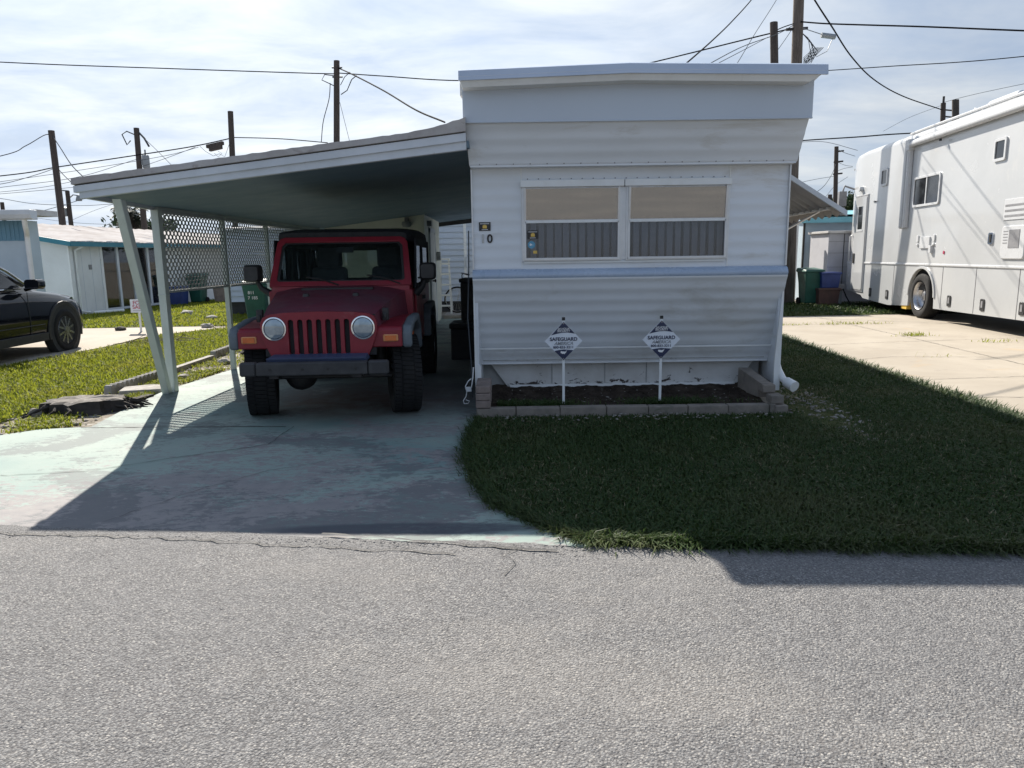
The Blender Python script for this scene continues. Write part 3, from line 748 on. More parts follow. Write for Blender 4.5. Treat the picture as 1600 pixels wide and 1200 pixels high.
# window wall (ribbed at both ends, plain above and below the windows)
WY = 7.16
WX0, WX1 = .115, 2.115           # window panel
panel(ripple((WY, 1.372), (WY, 2.36)), XL, WX0).build('front_wall', 'white_siding', home, auto=40)
panel(ripple((WY, 1.372), (WY, 2.36)), WX1, XR).build('front_wall', 'white_siding', home, auto=40)
MB().box(WX0, WX1, WY, WY + .03, 2.185, 2.36).build('wall_panel', 'white_siding', home)
MB().box(WX0, WX1, WY, WY + .03, 1.372, 1.46).build('wall_panel', 'white_siding', home)
for x in (WX0, WX1): MB().box(x - .006, x + .006, WY - .006, WY + .001, 1.375, 2.34).build('panel_seam', 'white_trim', home)
# brow that leans out above the windows
m_ = panel(ripple((7.03, 2.335), (6.865, 2.70), .122, .005), XL - .006, XR + .01, None, XL - .03, XR + .035)
m_.box(XL, XR, 7.025, 7.16, 2.322, 2.337)
m_.build('brow', 'white_siding', home, auto=40)
m_ = MB(); m_.box(XL - .045, XR + .055, 6.84, 6.88, 2.69, 3.045)
m_.box(XL - .045, XR + .055, 6.832, 6.852, 2.685, 2.70)
m_.build('fascia_panel', 'fascia_metal', home, bevel=.004)
# roof: shallow ridge, eaves all round
xr0, xr1, xm = -.43, 2.79, 1.06
yb = 16.2
def rs(x, y): return x + SH * (y - 6.68)
m_ = MB()
ro = [(xr0, 3.045), (xm, 3.088), (xr1, 3.055)]
fr_b = [(x, 6.68, z) for x, z in ro]; fr_t = [(x, 6.68, z + .028) for x, z in ro]
m_.loft([[(x, 6.68, z) for x, z in ro] + [(x, 6.68, z + .04) for x, z in ro[::-1]], [(rs(x, yb), yb, z) for x, z in ro] + [(rs(x, yb), yb, z + .04) for x, z in ro[::-1]]])
m_.build('roof', 'roof_white', home)
m_ = MB()                                          # front eave: metal edge, sky's blue reflection painted in, over a white drip board
for (xa, za), (xb, zb) in zip(ro[:-1], ro[1:]):
    m_.hexa([(xa, 6.655, za - .035), (xb, 6.655, zb - .035), (xb, 6.679, zb - .035), (xa, 6.679, za - .035), (xa, 6.668, za + .048), (xb, 6.668, zb + .048), (xb, 6.70, zb + .062), (xa, 6.70, za + .062)])
m_.build('roof_edge', 'roof_metal_sky_tint', home)
m_ = MB()
for (xa, za), (xb, zb) in zip(ro[:-1], ro[1:]):
    m_.hexa([(xa + (.03 if xa == xr0 else 0), 6.70, za - .085), (xb - (.14 if xb == xr1 else 0), 6.70, zb - .085), (xb - (.14 if xb == xr1 else 0), 6.84, zb - .085), (xa + (.03 if xa == xr0 else 0), 6.84, za - .085), (xa, 6.659, za - .003), (xb, 6.659, zb - .003), (xb, 6.84, zb - .003), (xa, 6.84, za - .003)])
m_.build('eave_board', 'white_trim', home)
m_ = MB()                                          # side eaves
for xa, xb, z, in ((xr1 - .16, xr1, 3.052), (xr0, xr0 + .05, 3.042)):
    m_.hexa([(xa, 6.845, z - .12), (xb - .10 if xb == xr1 else xb, 6.845, z - .10), (rs(xb - .1 if xb == xr1 else xb, yb), yb, z - .10), (rs(xa, yb), yb, z - .12), (xa, 6.845, z - .003), (xb, 6.845, z - .003), (rs(xb, yb), yb, z - .003), (rs(xa, yb), yb, z - .003)])
m_.build('side_eave', 'white_trim', home)
# side walls, rear wall, floor
m_ = MB()
for x, d in ((XL, .04), (XR - .04, .04)):
    m_.hexa([(x, 7.19, .16), (x + d, 7.19, .16), (rs(x + d, 16), 16, .16), (rs(x, 16), 16, .16), (x, 7.19, 3.05), (x + d, 7.19, 3.05), (rs(x + d, 16), 16, 3.05), (rs(x, 16), 16, 3.05)])
m_.hexa([(rs(XL, 16), 15.96, .16), (rs(XR, 16), 15.96, .16), (rs(XR, 16), 16.0, .16), (rs(XL, 16), 16.0, .16), (rs(XL, 16), 15.96, 3.05), (rs(XR, 16), 15.96, 3.05), (rs(XR, 16), 16.0, 3.05), (rs(XL, 16), 16.0, 3.05)])
m_.build('side_wall', 'white_siding', home)
MB().box(XL + .05, XR - .05, 7.5, 15.9, .42, .47).build('floor', 'interior', home)
for xo, s in ((XL - .004, 1), (XR + .004, -1)):          # white corner boards, tapering up behind the apron
    wb, wt = (.030, .006) if s > 0 else (.062, .006)
    m_ = MB(); m_.loft([[(xo, 7.165, z), (xo + s * w, 7.165, z), (xo + s * w, 7.2, z), (xo, 7.2, z)] for z, w in ((.13, .062), (.42, .062), (.425, wb), (1.27, wt))]); m_.build('corner_board', 'white_trim', home)
for xa in (XL - .002, XR - .012):
    MB().box(xa, xa + .014, 7.135, 7.2, 1.375, 2.32).build('corner_trim', 'aluminium', home)
# peeling skirting, cut away at both lower corners
m_ = MB(); m_.prism([(XL + .10, .44), (XR - .10, .44), (2.36, .10), (-.02, .10)], 'y', 7.56, 7.60); m_.build('skirting', 'skirting_paint', home)
m_ = MB(); m_.box(XL + .06, XR - .06, 7.62, 7.66, .08, .43); m_.build('skirting_back', 'skirting_grey', home)
m_ = MB(); m_.box(-.02, 2.36, 7.54, 7.562, .125, .155); m_.build('skirting_lip', 'white_trim', home)
for x in (.42, .98, 1.42): MB().box(x, x + .008, 7.553, 7.561, .16, .40).build('skirting_joint', 'skirting_grey', home)
m_ = MB(); m_.box(XL + .07, XR - .07, 7.44, 7.62, .428, .44); m_.build('apron_soffit', 'skirting_grey', home)
# windows
def window(x0, x1):
    z0, z1, zr = 1.478, 2.128, 1.822
    o = plate([(x0 - .035, z0 - .035), (x1 + .035, z0 - .035), (x1 + .035, z1 + .03), (x0 - .035, z1 + .03)], [[(x0, z0), (x1, z0), (x1, z1), (x0, z1)]], .04)
    f = tf(o, FR((0, WY + .018, 0))).build('window', 'aluminium', home, bevel=.003)
    def child(mb, nm, m): 
        c = mb.build(nm, m); c.parent = f; return c
    MM = MB(); MM.box(x0 - .004, x1 + .004, WY - .035, WY - .002, zr - .014, zr + .014); child(MM, 'window_rail', 'white_trim')
    # upper awning pane leans out at the top, lower pane is screened
    MM = MB(); MM.hexa([(x0, WY - .016, zr + .014), (x1, WY - .016, zr + .014), (x1, WY - .012, zr + .014), (x0, WY - .012, zr + .014), (x0, WY - .046, z1), (x1, WY - .046, z1), (x1, WY - .042, z1), (x0, WY - .042, z1)])
    child(MM, 'upper_pane', 'window_mirror')
    MM = MB()
    for xa in (x0 - .012, x1 - .006): MM.hexa([(xa, WY - .03, zr), (xa + .018, WY - .03, zr), (xa + .018, WY, zr), (xa, WY, zr), (xa, WY - .058, z1 + .01), (xa + .018, WY - .058, z1 + .01), (xa + .018, WY, z1 + .01), (xa, WY, z1 + .01)])
    for xa in (x0 - .014, x1 - .004): MM.box(xa, xa + .018, WY - .035, WY + .0, z0 - .02, zr)
    MM.box(x0 - .014, x1 + .014, WY - .04, WY, z0 - .022, z0 - .002)
    child(MM, 'sash', 'aluminium')
    MM = MB(); MM.box(x0, x1, WY - .008, WY - .004, z0, zr - .014); child(MM, 'lower_pane', 'window_screen')
    MM = MB(); n = 12; pw = (x1 - x0 + .06) / n; rq = random.Random(int(x0 * 100))   # vertical blind: angled slats with gaps
    for i in range(n):
        xa = x0 - .03 + i * pw; dy_ = rq.uniform(.012, .040); w_ = pw * rq.uniform(.70, .86)
        rows = [[(xa + w_ * t, WY + .06 + dy_ * t + .006 * math.sin(math.pi * t), z) for t in (0, .25, .5, .75, 1)] for z in (z0 - .06, z1 + .05)]
        MM.grid(rows)
    c = child(MM, 'vertical_blind', 'curtain')
    return f
w1 = window(.152, 1.045)
w2 = window(1.155, 2.078)
m_ = MB(); m_.box(WX0 - .01, 1.098, WY - .052, WY + .002, 2.142, 2.208); m_.box(1.104, WX1 + .01, WY - .052, WY + .002, 2.142, 2.208); m_.build('window_hood', 'white_trim', home, bevel=.006)
m_ = MB(); m_.box(1.062, 1.140, WY - .012, WY + .02, 1.455, 2.142)
for k in range(14): m_.cyl((1.101, WY - .013, 1.49 + k * .048), (1.101, WY - .017, 1.49 + k * .048), .004, n=6)
m_.build('mullion', 'aluminium', home)
m_ = MB(); m_.box(WX0 + .02, WX1 - .02, WY - .02, WY + .001, 1.425, 1.442); m_.build('window_sill', 'white_trim', home)
# dark room behind the glass
m_ = MB(); m_.box(XL + .05, XR - .05, 8.4, 8.45, .5, 2.9); m_.build('inner_partition', 'interior', home)
# screw heads along the panel flanges
sc0 = None
for k in range(38):
    x, z, y = ((WX0 + .06 + k * .105, 2.222, WY + .0) if k < 19 else (XL + .09 + (k - 19) * .158, 2.346, 7.022))
    if sc0 is None: sc0 = MB().cyl((0, 0, 0), (0, -.006, 0), .0058, n=8).build('screw', 'rv_grey', home); s_ = sc0
    else: s_ = sc0.copy(); COL.objects.link(s_); s_.parent = home
    s_.location = Vector((x, y, z)) - home.location
# stickers and house number
def decal(cx, cz, w, h, y):
    o = MB().box(cx - w / 2, cx + w / 2, y - .003, y, cz - h / 2, cz + h / 2).build('alarm_sticker', 'black_decal', home)
    a = MB().box(cx - w * .18, cx + w * .18, y - .0045, y - .0031, cz - h * .22, cz + h * .12); a.box(cx - w * .10, cx + w * .10, y - .0045, y - .0031, cz + h * .13, cz + h * .2)
    c = a.build('emblem', 'yellow_decal'); c.parent = o
    a = MB()
    for k in range(9):
        x = cx - w * .40 + k * w * .09; a.box(x, x + w * .06, y - .0045, y - .0031, cz + h * .28, cz + h * .36)
    for k in range(6):
        x = cx - w * .26 + k * w * .09; a.box(x, x + w * .06, y - .0045, y - .0031, cz - h * .40, cz - h * .32)
    c = a.build('lettering', 'white_decal'); c.parent = o
    o.location = -home.location
    return o
decal(-.242, 1.784, .112, .082, WY - .009)
decal(.222, 1.700, .108, .084, WY - .009)
m_ = MB(); m_.add([(x, WY - .010, z) for x, z in circ(.208, 1.604, .036)] , [tuple(range(24))]); m_.build('round_sticker', 'blue_decal', home)
m_ = MB(); m_.add([(.208 - .018 + .036 * k / 6, WY - .0125, 1.61 + .008 * math.sin(k)) for k in range(7)] + [(.208 + .018 - .036 * k / 6, WY - .0125, 1.598 + .004 * math.sin(k)) for k in range(7)], [tuple(range(14))]); m_.build('sticker_emblem', 'white_decal', home)
m_ = MB(); m_.box(.225, .262, WY - .012, WY - .009, 1.52, 1.548); m_.build('small_sticker', 'yellow_decal', home)
tf(text('0', .112, .003, .003), FR((-.195, WY - .009, 1.664))).build('house_number', 'black_decal', home)
tf(text('1', .112, .003, .004), FR((-.262, WY - .009, 1.664))).build('house_number', 'faded_decal', home)
# drain pipe stub low on the right corner
m_ = MB(); m_.tube([(2.68, 7.24, .40), (2.695, 7.22, .33), (2.72, 7.16, .25), (2.75, 7.10, .215)], [.035, .035, .036, .036], 12)
m_.cyl((2.745, 7.12, .222), (2.79, 7.02, .19), .052, .055, 16); m_.build('drain_pipe', 'white_trim', home)
# corrugated awning on the right side wall
A_in, A_out = (2.74, 2.31), (3.43, 1.885)
AY0, AY1 = 7.62, 11.9
m_ = MB(); rows = []
nn = 110
for (x, z) in (A_in, A_out):
    rows.append([(x + SH * (y - 7.6), y, z + .030 * math.sin(2 * math.pi * (y - AY0) / .21)) for y in [AY0 + (AY1 - AY0) * k / nn for k in range(nn + 1)]])
m_.grid(rows); aw = m_.build('awning', 'metal_roof', home)
sm = aw.modifiers.new('solid', 'SOLIDIFY'); sm.thickness = .004
def achild(mb, nm, m):
    c = mb.build(nm, m); c.parent = aw; return c
d = Vector((A_out[0] - A_in[0], 0, A_out[1] - A_in[1])).normalized()
m_ = MB(); m_.hexa([(A_in[0], AY0 - .03, A_in[1] - .01), (A_out[0] + .03, AY0 - .03, A_out[1] - .03), (A_out[0] + .03, AY0, A_out[1] - .03), (A_in[0], AY0, A_in[1] - .01), (A_in[0], AY0 - .03, A_in[1] + .04), (A_out[0] + .03, AY0 - .03, A_out[1] + .025), (A_out[0] + .03, AY0, A_out[1] + .025), (A_in[0], AY0, A_in[1] + .04)])
achild(m_, 'rake_trim', 'fascia_white')
m_ = MB(); m_.hexa([(3.30, 7.7, 1.925), (3.335, 7.7, 1.925), (3.335 + SH * 4.2, 11.9, 1.925), (3.30 + SH * 4.2, 11.9, 1.925), (3.30, 7.7, 1.955), (3.335, 7.7, 1.955), (3.335 + SH * 4.2, 11.9, 1.955), (3.30 + SH * 4.2, 11.9, 1.955)])
for y in (8.0, 9.9, 11.7): m_.tube([(2.75 + SH * (y - 7.6), y, 1.62), (3.32 + SH * (y - 7.6), y, 1.93)], .014, 6)
achild(m_, 'awning_bar', 'aluminium')

# ================================================================== PLANTER, SIGNS
pl = thing('planter_wall', 'low concrete block planter edging below the front of the mobile home', 'planter', (1.1, 6.75, 0), world=True)
m_ = MB(); x = -.34; rr_ = random.Random(8)
while x < 2.44:
    L = min(rr_.uniform(.36, .44), 2.5 - x); m_.box(x, x + L - .006, 6.69 + rr_.uniform(-.006, .006), 6.79, -.01, .085 + rr_.uniform(-.004, .004)); x += L
m_.build('front_course', 'concrete_block', pl, bevel=.008)
m_ = MB()
for k, z in enumerate((.088, .158, .228)):
    m_.box(-.345, -.205, 6.685 + .01 * k, 6.93, z, z + .066); m_.box(-.345, -.205, 6.936, 7.16, z, z + .066 + (.006 if k == 2 else 0))
m_.build('left_return', 'concrete_block_red', pl, bevel=.008)
m_ = MB()
for k, (z, y0, dx) in enumerate(((.0, 6.66, .05), (.088, 6.70, .02), (.172, 6.82, -.02))):
    m_.box(2.43 + dx, 2.55 + dx, y0, y0 + .16, z, z + .078)
m_.hexa([(2.41, 6.98, .1), (2.53, 6.98, .1), (2.47, 7.42, .1), (2.35, 7.42, .1), (2.41, 6.98, .25), (2.53, 6.98, .25), (2.47, 7.42, .33), (2.35, 7.42, .33)])
m_.build('right_return', 'concrete_block', pl, bevel=.008)
rows = []
for j in range(13):
    y = 6.78 + .86 * j / 12
    rows.append([(-.21 + 2.66 * i / 40, y, .06 + .085 * j / 12 + .014 * math.sin(i * 1.7 + j) * math.sin(j * 1.1 + i * .4)) for i in range(41)])
m_ = MB(); m_.grid(rows); bed = struct('bed_soil', m_, 'bed_soil')
tag(scatter_stones('bed_pebbles', 130, (-.15, 2.4, 6.82, 7.4), .005, .014, lambda x, y: .07 + .085 * (y - 6.78) / .86, 'pebble', 41, lambda x, y, rg: rg.random(len(x)) < .25 + .75 * (np.abs(y - 6.98) < .07)), 'white pebbles scattered over the dark planter soil', 'gravel')
p = sample([(-.15, 6.8), (2.4, 6.8), (2.4, 7.15), (-.15, 7.0)], 2600, 43, lambda x, y: np.clip((7.08 - y) * 3.2, 0, 1) * np.clip(.5 + noise2(x, y, 5, 3), .05, 1))
tag(blades('bed_weeds', p, .045, .008, 'grass_shade', 44, 1.0, .07), 'low weeds growing in the planter soil', 'weeds')
tag(scatter_stones('bed_mulch', 2200, (-.18, 2.4, 6.82, 7.5), .006, .016, lambda x, y: .064 + .085 * (y - 6.78) / .86, 'bed_soil', 45), 'dark clods of soil in the planter', 'soil')

def yard_sign(x, y, zc, zb, label):
    t = thing('yard_sign', label, 'sign', (x, y, zb), group='security signs in the planter')
    z = zc - zb; h = .186; wv = .181
    dia = [(0, h), (wv, 0), (0, -h), (-wv, 0)]
    m_ = tf(plate(dia, (), .004), FR((0, 0, z))); pn = m_.build('panel', 'sign_white', t)
    def sub(mb, nm, m):
        c = mb.build(nm, m); c.parent = pn; return c
    # navy top and bottom with curved edges
    def xw(v): return wv * (1 - abs(v) / h)
    topc = [(xw(.073 - .0) * 1.0, .068), *[(xw(.07) * math.cos(R(a)) , .068 + .022 * math.sin(R(a)) - .0) for a in (30, 60, 90, 120, 150)], (-xw(.073), .058)]
    poly = [(0, h - .002)] + [(-xw(.062) + .003, .058)] + [(-.06, .072), (-.02, .080), (.03, .082), (.07, .078), (xw(.072) - .002, .071)]
    m_ = tf(plate(poly[::-1], (), .002), FR((0, -.0045, z))); sub(m_, 'navy_field', 'navy')
    poly = [(0, -h + .002), (xw(-.088) - .002, -.088), (.05, -.084), (0, -.081), (-.05, -.086), (-xw(-.094) + .002, -.094)]
    m_ = tf(plate(poly, (), .002), FR((0, -.0045, z))); sub(m_, 'navy_field', 'navy')
    F_ = lambda dx, dz: FR((dx, -.007, z + dz))
    sub(tf(text('24 HOUR', .0275, .001, .0006, .12), F_(0, .117)), 'lettering', 'white_decal')
    sub(tf(text('SECURITY', .0275, .001, .0006, .12), F_(-.001, .096)), 'lettering', 'white_decal')
    sub(tf(text('SAFEGUARD', .0475, .001, .0012, 0), F_(0, .018)), 'lettering', 'navy')
    sub(tf(text('800-833-3211', .0335, .001, .0007, 0, space=1.04), F_(-.002, -.060)), 'lettering', 'navy')
    sub(tf(text('AMERICA', .043, .001, .0009, .28), F_(.0, -.023)), 'lettering', 'grey_print')
    eg = [(-.030, -.103), (-.022, -.096), (-.012, -.101), (-.002, -.098), (.006, -.104), (.012, -.098), (.019, -.101), (.026, -.092), (.033, -.088), (.026, -.102), (.022, -.112), (.013, -.118), (.009, -.128), (.002, -.120), (-.010, -.124), (-.018, -.118), (-.027, -.116)]
    sub(tf(plate(eg[::-1], (), .001), FR((0, -.007, z))), 'emblem', 'white_decal')
    m_ = MB(); m_.box(-.012, .012, .002, .012, -.05, z + h + .012); m_.build('stake', 'white_trim', t)
    m_ = MB(); m_.box(-.015, .015, -.001, .016, z + h + .012, z + h + .042); m_.build('stake_cap', 'black_plastic', t)
    m_ = MB()
    for dz in (h - .018, -h + .018): m_.cyl((0, -.0065, z + dz), (0, -.010, z + dz), .005, n=10)
    m_.build('bolt', 'steel', t)
    return t
yard_sign(.500, 6.90, .690, .085, 'white and navy diamond security sign on a stake, the one nearer the red off-road vehicle')
yard_sign(1.437, 6.90, .692, .085, 'white and navy diamond security sign on a stake, the one nearer the motorhome')

# ================================================================== CARPORT
cp = thing('carport', 'open carport with sloping flat roof on pale posts, built against the mobile home', 'carport', (-2.0, 9, 0), world=True)
# roof underside corner points: (x, y, z)
FLc, FRc = (-3.74, 6.52, 2.085), (-.385, 6.86, 2.478)
MLc, BLc, BRc = (-3.985, 8.3, 2.085), (-3.92, 18.3, 2.10), (.3, 18.3, 2.55)
def zr(x): return 2.09 + (x + 4.0) * .112
# underside / deck: follows the slope, front edge splayed
und = [FLc, MLc, BLc, BRc, (FRc[0] + .02, FRc[1], FRc[2])]
def lerp3(a, b, t): return tuple(p + (q - p) * t for p, q in zip(a, b))
lf = [FLc, lerp3(FLc, MLc, .5), MLc] + [lerp3(MLc, BLc, k / 6) for k in range(1, 7)]
m_ = MB(); rows = []
for p in lf:
    t = (p[1] - FLc[1]) / (BLc[1] - FLc[1]); q = lerp3((FRc[0] + .02, FRc[1], FRc[2]), BRc, t)
    rows.append([p, q])
ring_ = [[(*a[:2], a[2]), (*b[:2], b[2]), (*b[:2], b[2] + .06), (*a[:2], a[2] + .06)] for a, b in rows]
m_.loft(ring_); m_.build('soffit', 'soffit', cp)
# fascia in two steps, roll-edge roofing above
def strip(z0l, z1l, z0r, z1r, yo, th, nm, m, xl=0., bev=.0):
    """board along the front edge"""
    a = Vector((FLc[0] + xl, FLc[1] - yo, 0)); b = Vector((FRc[0], FRc[1] - yo, 0))
    mb = MB(); mb.hexa([(a.x, a.y, z0l), (b.x, b.y, z0r), (b.x, b.y + th, z0r), (a.x, a.y + th, z0l), (a.x, a.y, z1l), (b.x, b.y, z1r), (b.x, b.y + th, z1r), (a.x, a.y + th, z1l)])
    return mb.build(nm, m, cp, bevel=bev)
strip(2.042, 2.100, 2.455, 2.535, .030, .06, 'lower_fascia', 'fascia_white', .0, .004)
strip(2.092, 2.148, 2.527, 2.600, .055, .06, 'upper_fascia', 'fascia_white', -.035, .004)
strip(2.140, 2.156, 2.590, 2.606, .035, .05, 'drip_gap', 'seam', -.03)
# rolled roofing edge, with lumps and laps, curving up at the home
pts = [(0, 0), (.2, .002), (.42, .006), (.62, .004), (.76, .006), (.845, .004), (.92, .022), (1.0, .07)]
m_ = MB(); rows = [[], [], [], []]
rr_ = random.Random(5)
N = 60
for i in range(N + 1):
    t = i / N
    for k in range(len(pts) - 1):
        if pts[k][0] <= t <= pts[k + 1][0]:
            u = (t - pts[k][0]) / (pts[k + 1][0] - pts[k][0]); dz = pts[k][1] + (pts[k + 1][1] - pts[k][1]) * u; break
    x = FLc[0] - .04 + (FRc[0] - FLc[0] + .04) * t; y = FLc[1] + (FRc[1] - FLc[1]) * t - .06
    z = 2.156 + (2.606 - 2.156) * t; j = rr_.uniform(-.004, .004)
    h = .054 + dz + j
    rows[0].append((x, y + .05, z)); rows[1].append((x, y - .012 + j, z + .004)); rows[2].append((x, y - .004, z + h)); rows[3].append((x, y + .30, z + h + .02))
m_.grid(rows); m_.build('roofing_edge', 'roofing_edge', cp)
m_ = MB()
tp = [(FLc[0] - .03, FLc[1] + .2, 2.215), (MLc[0] - .02, MLc[1], 2.215), (BLc[0] - .02, BLc[1], 2.215), (BRc[0], BRc[1], 2.70), (FRc[0] + .02, FRc[1] + .2, 2.71)]
m_.loft([[(x, y, z - .055) for x, y, z in tp], tp]); m_.build('roof', 'roof_white', cp)
m_ = MB(); m_.hexa([(FLc[0] - .005, FLc[1] - .02, 2.05), (FLc[0] + .035, FLc[1] + .02, 2.05), (MLc[0] + .04, MLc[1], 2.055), (MLc[0], MLc[1], 2.055), (FLc[0] - .005, FLc[1] - .02, 2.17), (FLc[0] + .035, FLc[1] + .02, 2.17), (MLc[0] + .04, MLc[1], 2.18), (MLc[0], MLc[1], 2.18)])
m_.hexa([(MLc[0], MLc[1], 2.055), (MLc[0] + .04, MLc[1], 2.055), (BLc[0] + .04, BLc[1], 2.06), (BLc[0], BLc[1], 2.06), (MLc[0], MLc[1], 2.18), (MLc[0] + .04, MLc[1], 2.18), (BLc[0] + .04, BLc[1], 2.19), (BLc[0], BLc[1], 2.19)])
m_.build('side_fascia', 'fascia_white', cp)
m_ = MB(); m_.hexa([(-3.97, 18.22, 2.02), (.3, 18.22, 2.44), (.3, 18.3, 2.44), (-3.97, 18.3, 2.02), (-3.97, 18.22, 2.12), (.3, 18.22, 2.55), (.3, 18.3, 2.55), (-3.97, 18.3, 2.12)]); m_.build('rear_beam', 'black_plastic', cp)
PX = [(-3.925, 8.25), (-3.865, 9.95), (-3.845, 11.65), (-3.83, 13.35), (-3.82, 15.0)]
m_ = MB(); m_.hexa([(-3.965, 8.25, 2.03), (-3.905, 8.25, 2.03), (-3.85, 15, 2.03), (-3.91, 15, 2.03), (-3.965, 8.25, 2.10), (-3.905, 8.25, 2.10), (-3.85, 15, 2.10), (-3.91, 15, 2.10)]); m_.build('side_beam', 'post_green', cp)
for i, (x, y) in enumerate(PX):
    w = .05 if i == 0 else .036
    m_ = MB(); m_.box(x - w * .85, x + w * .85, y - w, y + w, .0, 2.06)
    m_.box(x - w * .85 - .004, x + w * .85 + .004, y - w - .004, y + w + .004, 1.112, 1.128)
    m_.build('post', 'post_green', cp, bevel=.006)
m_ = MB(); m_.loft([[(-3.985, 8.10, .0), (-3.905, 8.10, .0), (-3.905, 8.19, .0), (-3.985, 8.19, .0)], [(-3.545, 6.64, 2.05), (-3.465, 6.64, 2.05), (-3.465, 6.73, 2.05), (-3.545, 6.73, 2.05)]])
m_.build('brace', 'post_green', cp, bevel=.006)
# perforated metal screen, one sheet per bay, real holes
def screen(p0, p1, z0, z1):
    mb = MB(); L = math.hypot(p1[0] - p0[0], p1[1] - p0[1]); a = .0420; b_ = .0420
    ux, uy = (p1[0] - p0[0]) / L, (p1[1] - p0[1]) / L
    def P3(s, z): return (p0[0] + ux * s, p0[1] + uy * s, z)
    nu = round(L / (2 * a)); a = L / (2 * nu); nv = round((z1 - z0) / (2 * b_)); b_ = (z1 - z0) / (2 * nv)
    for r_ in range(2 * nv + 1):
        for c in range(nu + 1):
            s = (2 * c + (r_ % 2)) * a; z = z0 + r_ * b_
            outer = [(a, 0), (a / 2, b_ / 2), (0, b_), (-a / 2, b_ / 2), (-a, 0), (-a / 2, -b_ / 2), (0, -b_), (a / 2, -b_ / 2)]
            inner = [(.0230 * math.cos(R(45 * k)), .0215 * math.sin(R(45 * k))) for k in range(8)]
            ov, iv = [], []
            full = True
            for (ox, oz), (ix, iz) in zip(outer, inner):
                so, zo = min(max(s + ox, 0), L), min(max(z + oz, z0), z1); si, zi = min(max(s + ix, 0), L), min(max(z + iz, z0), z1)
                ov.append(P3(so, zo)); iv.append(P3(si, zi))
            if s - a > L - 1e-6: continue
            mb.add(ov + iv, [(k, (k + 1) % 8, 8 + (k + 1) % 8, 8 + k) for k in range(8)])
    o = mb.build('perforated_screen', 'lattice_metal', cp)
    s_ = o.modifiers.new('solid', 'SOLIDIFY'); s_.thickness = .0015; s_.offset = 0
    for za, zb in ((z0 - .012, z0 + .014), (z1 - .01, z1 + .03)):
        q = [P3(0, 0), P3(L, 0)]; nx, ny = -uy * .012, ux * .012
        f = MB(); f.hexa([(q[0][0] - nx, q[0][1] - ny, za), (q[0][0] + nx, q[0][1] + ny, za), (q[1][0] + nx, q[1][1] + ny, za), (q[1][0] - nx, q[1][1] - ny, za), (q[0][0] - nx, q[0][1] - ny, zb), (q[0][0] + nx, q[0][1] + ny, zb), (q[1][0] + nx, q[1][1] + ny, zb), (q[1][0] - nx, q[1][1] - ny, zb)])
        c = f.build('screen_rail', 'lattice_metal'); c.parent = o
for (x0, y0), (x1, y1) in zip(PX[:-1], PX[1:]):
    screen((x0 + .03, y0 + .045), (x1 + .03, y1 - .04), 1.15, 2.03)

# ================================================================== SHED AT THE BACK OF THE CARPORT
sh = thing('storage_shed', 'cream utility shed with a side door under the back of the carport', 'shed', (-2.7, 16.3, 0), world=True)
m_ = MB(); m_.hexa([(-3.78, 15.1, 0), (-1.70, 14.72, 0), (-1.70, 14.78, 0), (-3.78, 15.16, 0), (-3.78, 15.1, 2.12), (-1.70, 14.72, 2.335), (-1.70, 14.78, 2.335), (-3.78, 15.16, 2.12)])
m_.hexa([(-1.76, 14.72, 0), (-1.70, 14.72, 0), (-1.72, 17.95, 0), (-1.78, 17.95, 0), (-1.76, 14.72, 2.335), (-1.70, 14.72, 2.335), (-1.72, 17.95, 2.335), (-1.78, 17.95, 2.335)])
m_.build('wall', 'cream_wall', sh)
m_ = MB(); m_.box(-1.735, -1.675, 15.55, 16.45, .06, 2.02); d_ = m_.build('door', 'house_white', sh, bevel=.008)
m_ = MB(); m_.cyl((-1.675, 15.68, 1.0), (-1.61, 15.68, 1.0), .018, n=8); m_.lathe([(0, .0), (.034, .008), (.036, .03), (.02, .045), (0, .046)], 12, Matrix.Translation((-1.635, 15.68, 1.0)), axis='x')
c = m_.build('knob', 'dark_metal'); c.parent = d_
m_ = MB(); m_.box(-1.705, -1.668, 15.46, 15.55, .0, 2.10); m_.box(-1.705, -1.668, 16.45, 16.54, .0, 2.10); m_.box(-1.705, -1.668, 15.46, 16.54, 2.02, 2.11); m_.build('door_frame', 'fascia_white', sh)
m_ = MB(); m_.box(-1.70, -1.61, 15.2, 15.38, 2.13, 2.24); m_.build('junction_box', 'transformer', sh)
m_ = MB(); m_.box(-1.70, -1.62, 17.0, 17.16, 1.42, 1.62); m_.build('meter_box', 'transformer', sh)
m_ = MB(); m_.lathe([(0, 0), (.085, .0), (.10, -.05), (.075, -.10), (0, -.115)], 16, Matrix.Translation((-2.05, 14.70, 2.20))); m_.box(-2.09, -2.01, 14.72, 14.77, 2.17, 2.29); m_.build('lamp', 'transformer', sh)
st = MB(); st.prism([(-1.66, 17.75), (-.85, 17.85), (-.85, 18.75), (-1.66, 18.75)], 'z', 0, .09)
tag(st.build('concrete_step', 'old_concrete', None, bevel=.01), 'low grey green concrete step below the bicycle and ladder', 'step')

# ================================================================== THE RED OFF-ROAD VEHICLE
jp = thing('off_road_vehicle', 'dusty red boxy off-road vehicle with black soft top parked in the carport', 'car', (-1.75, 7.0, 0), R(2.3))
J = jp
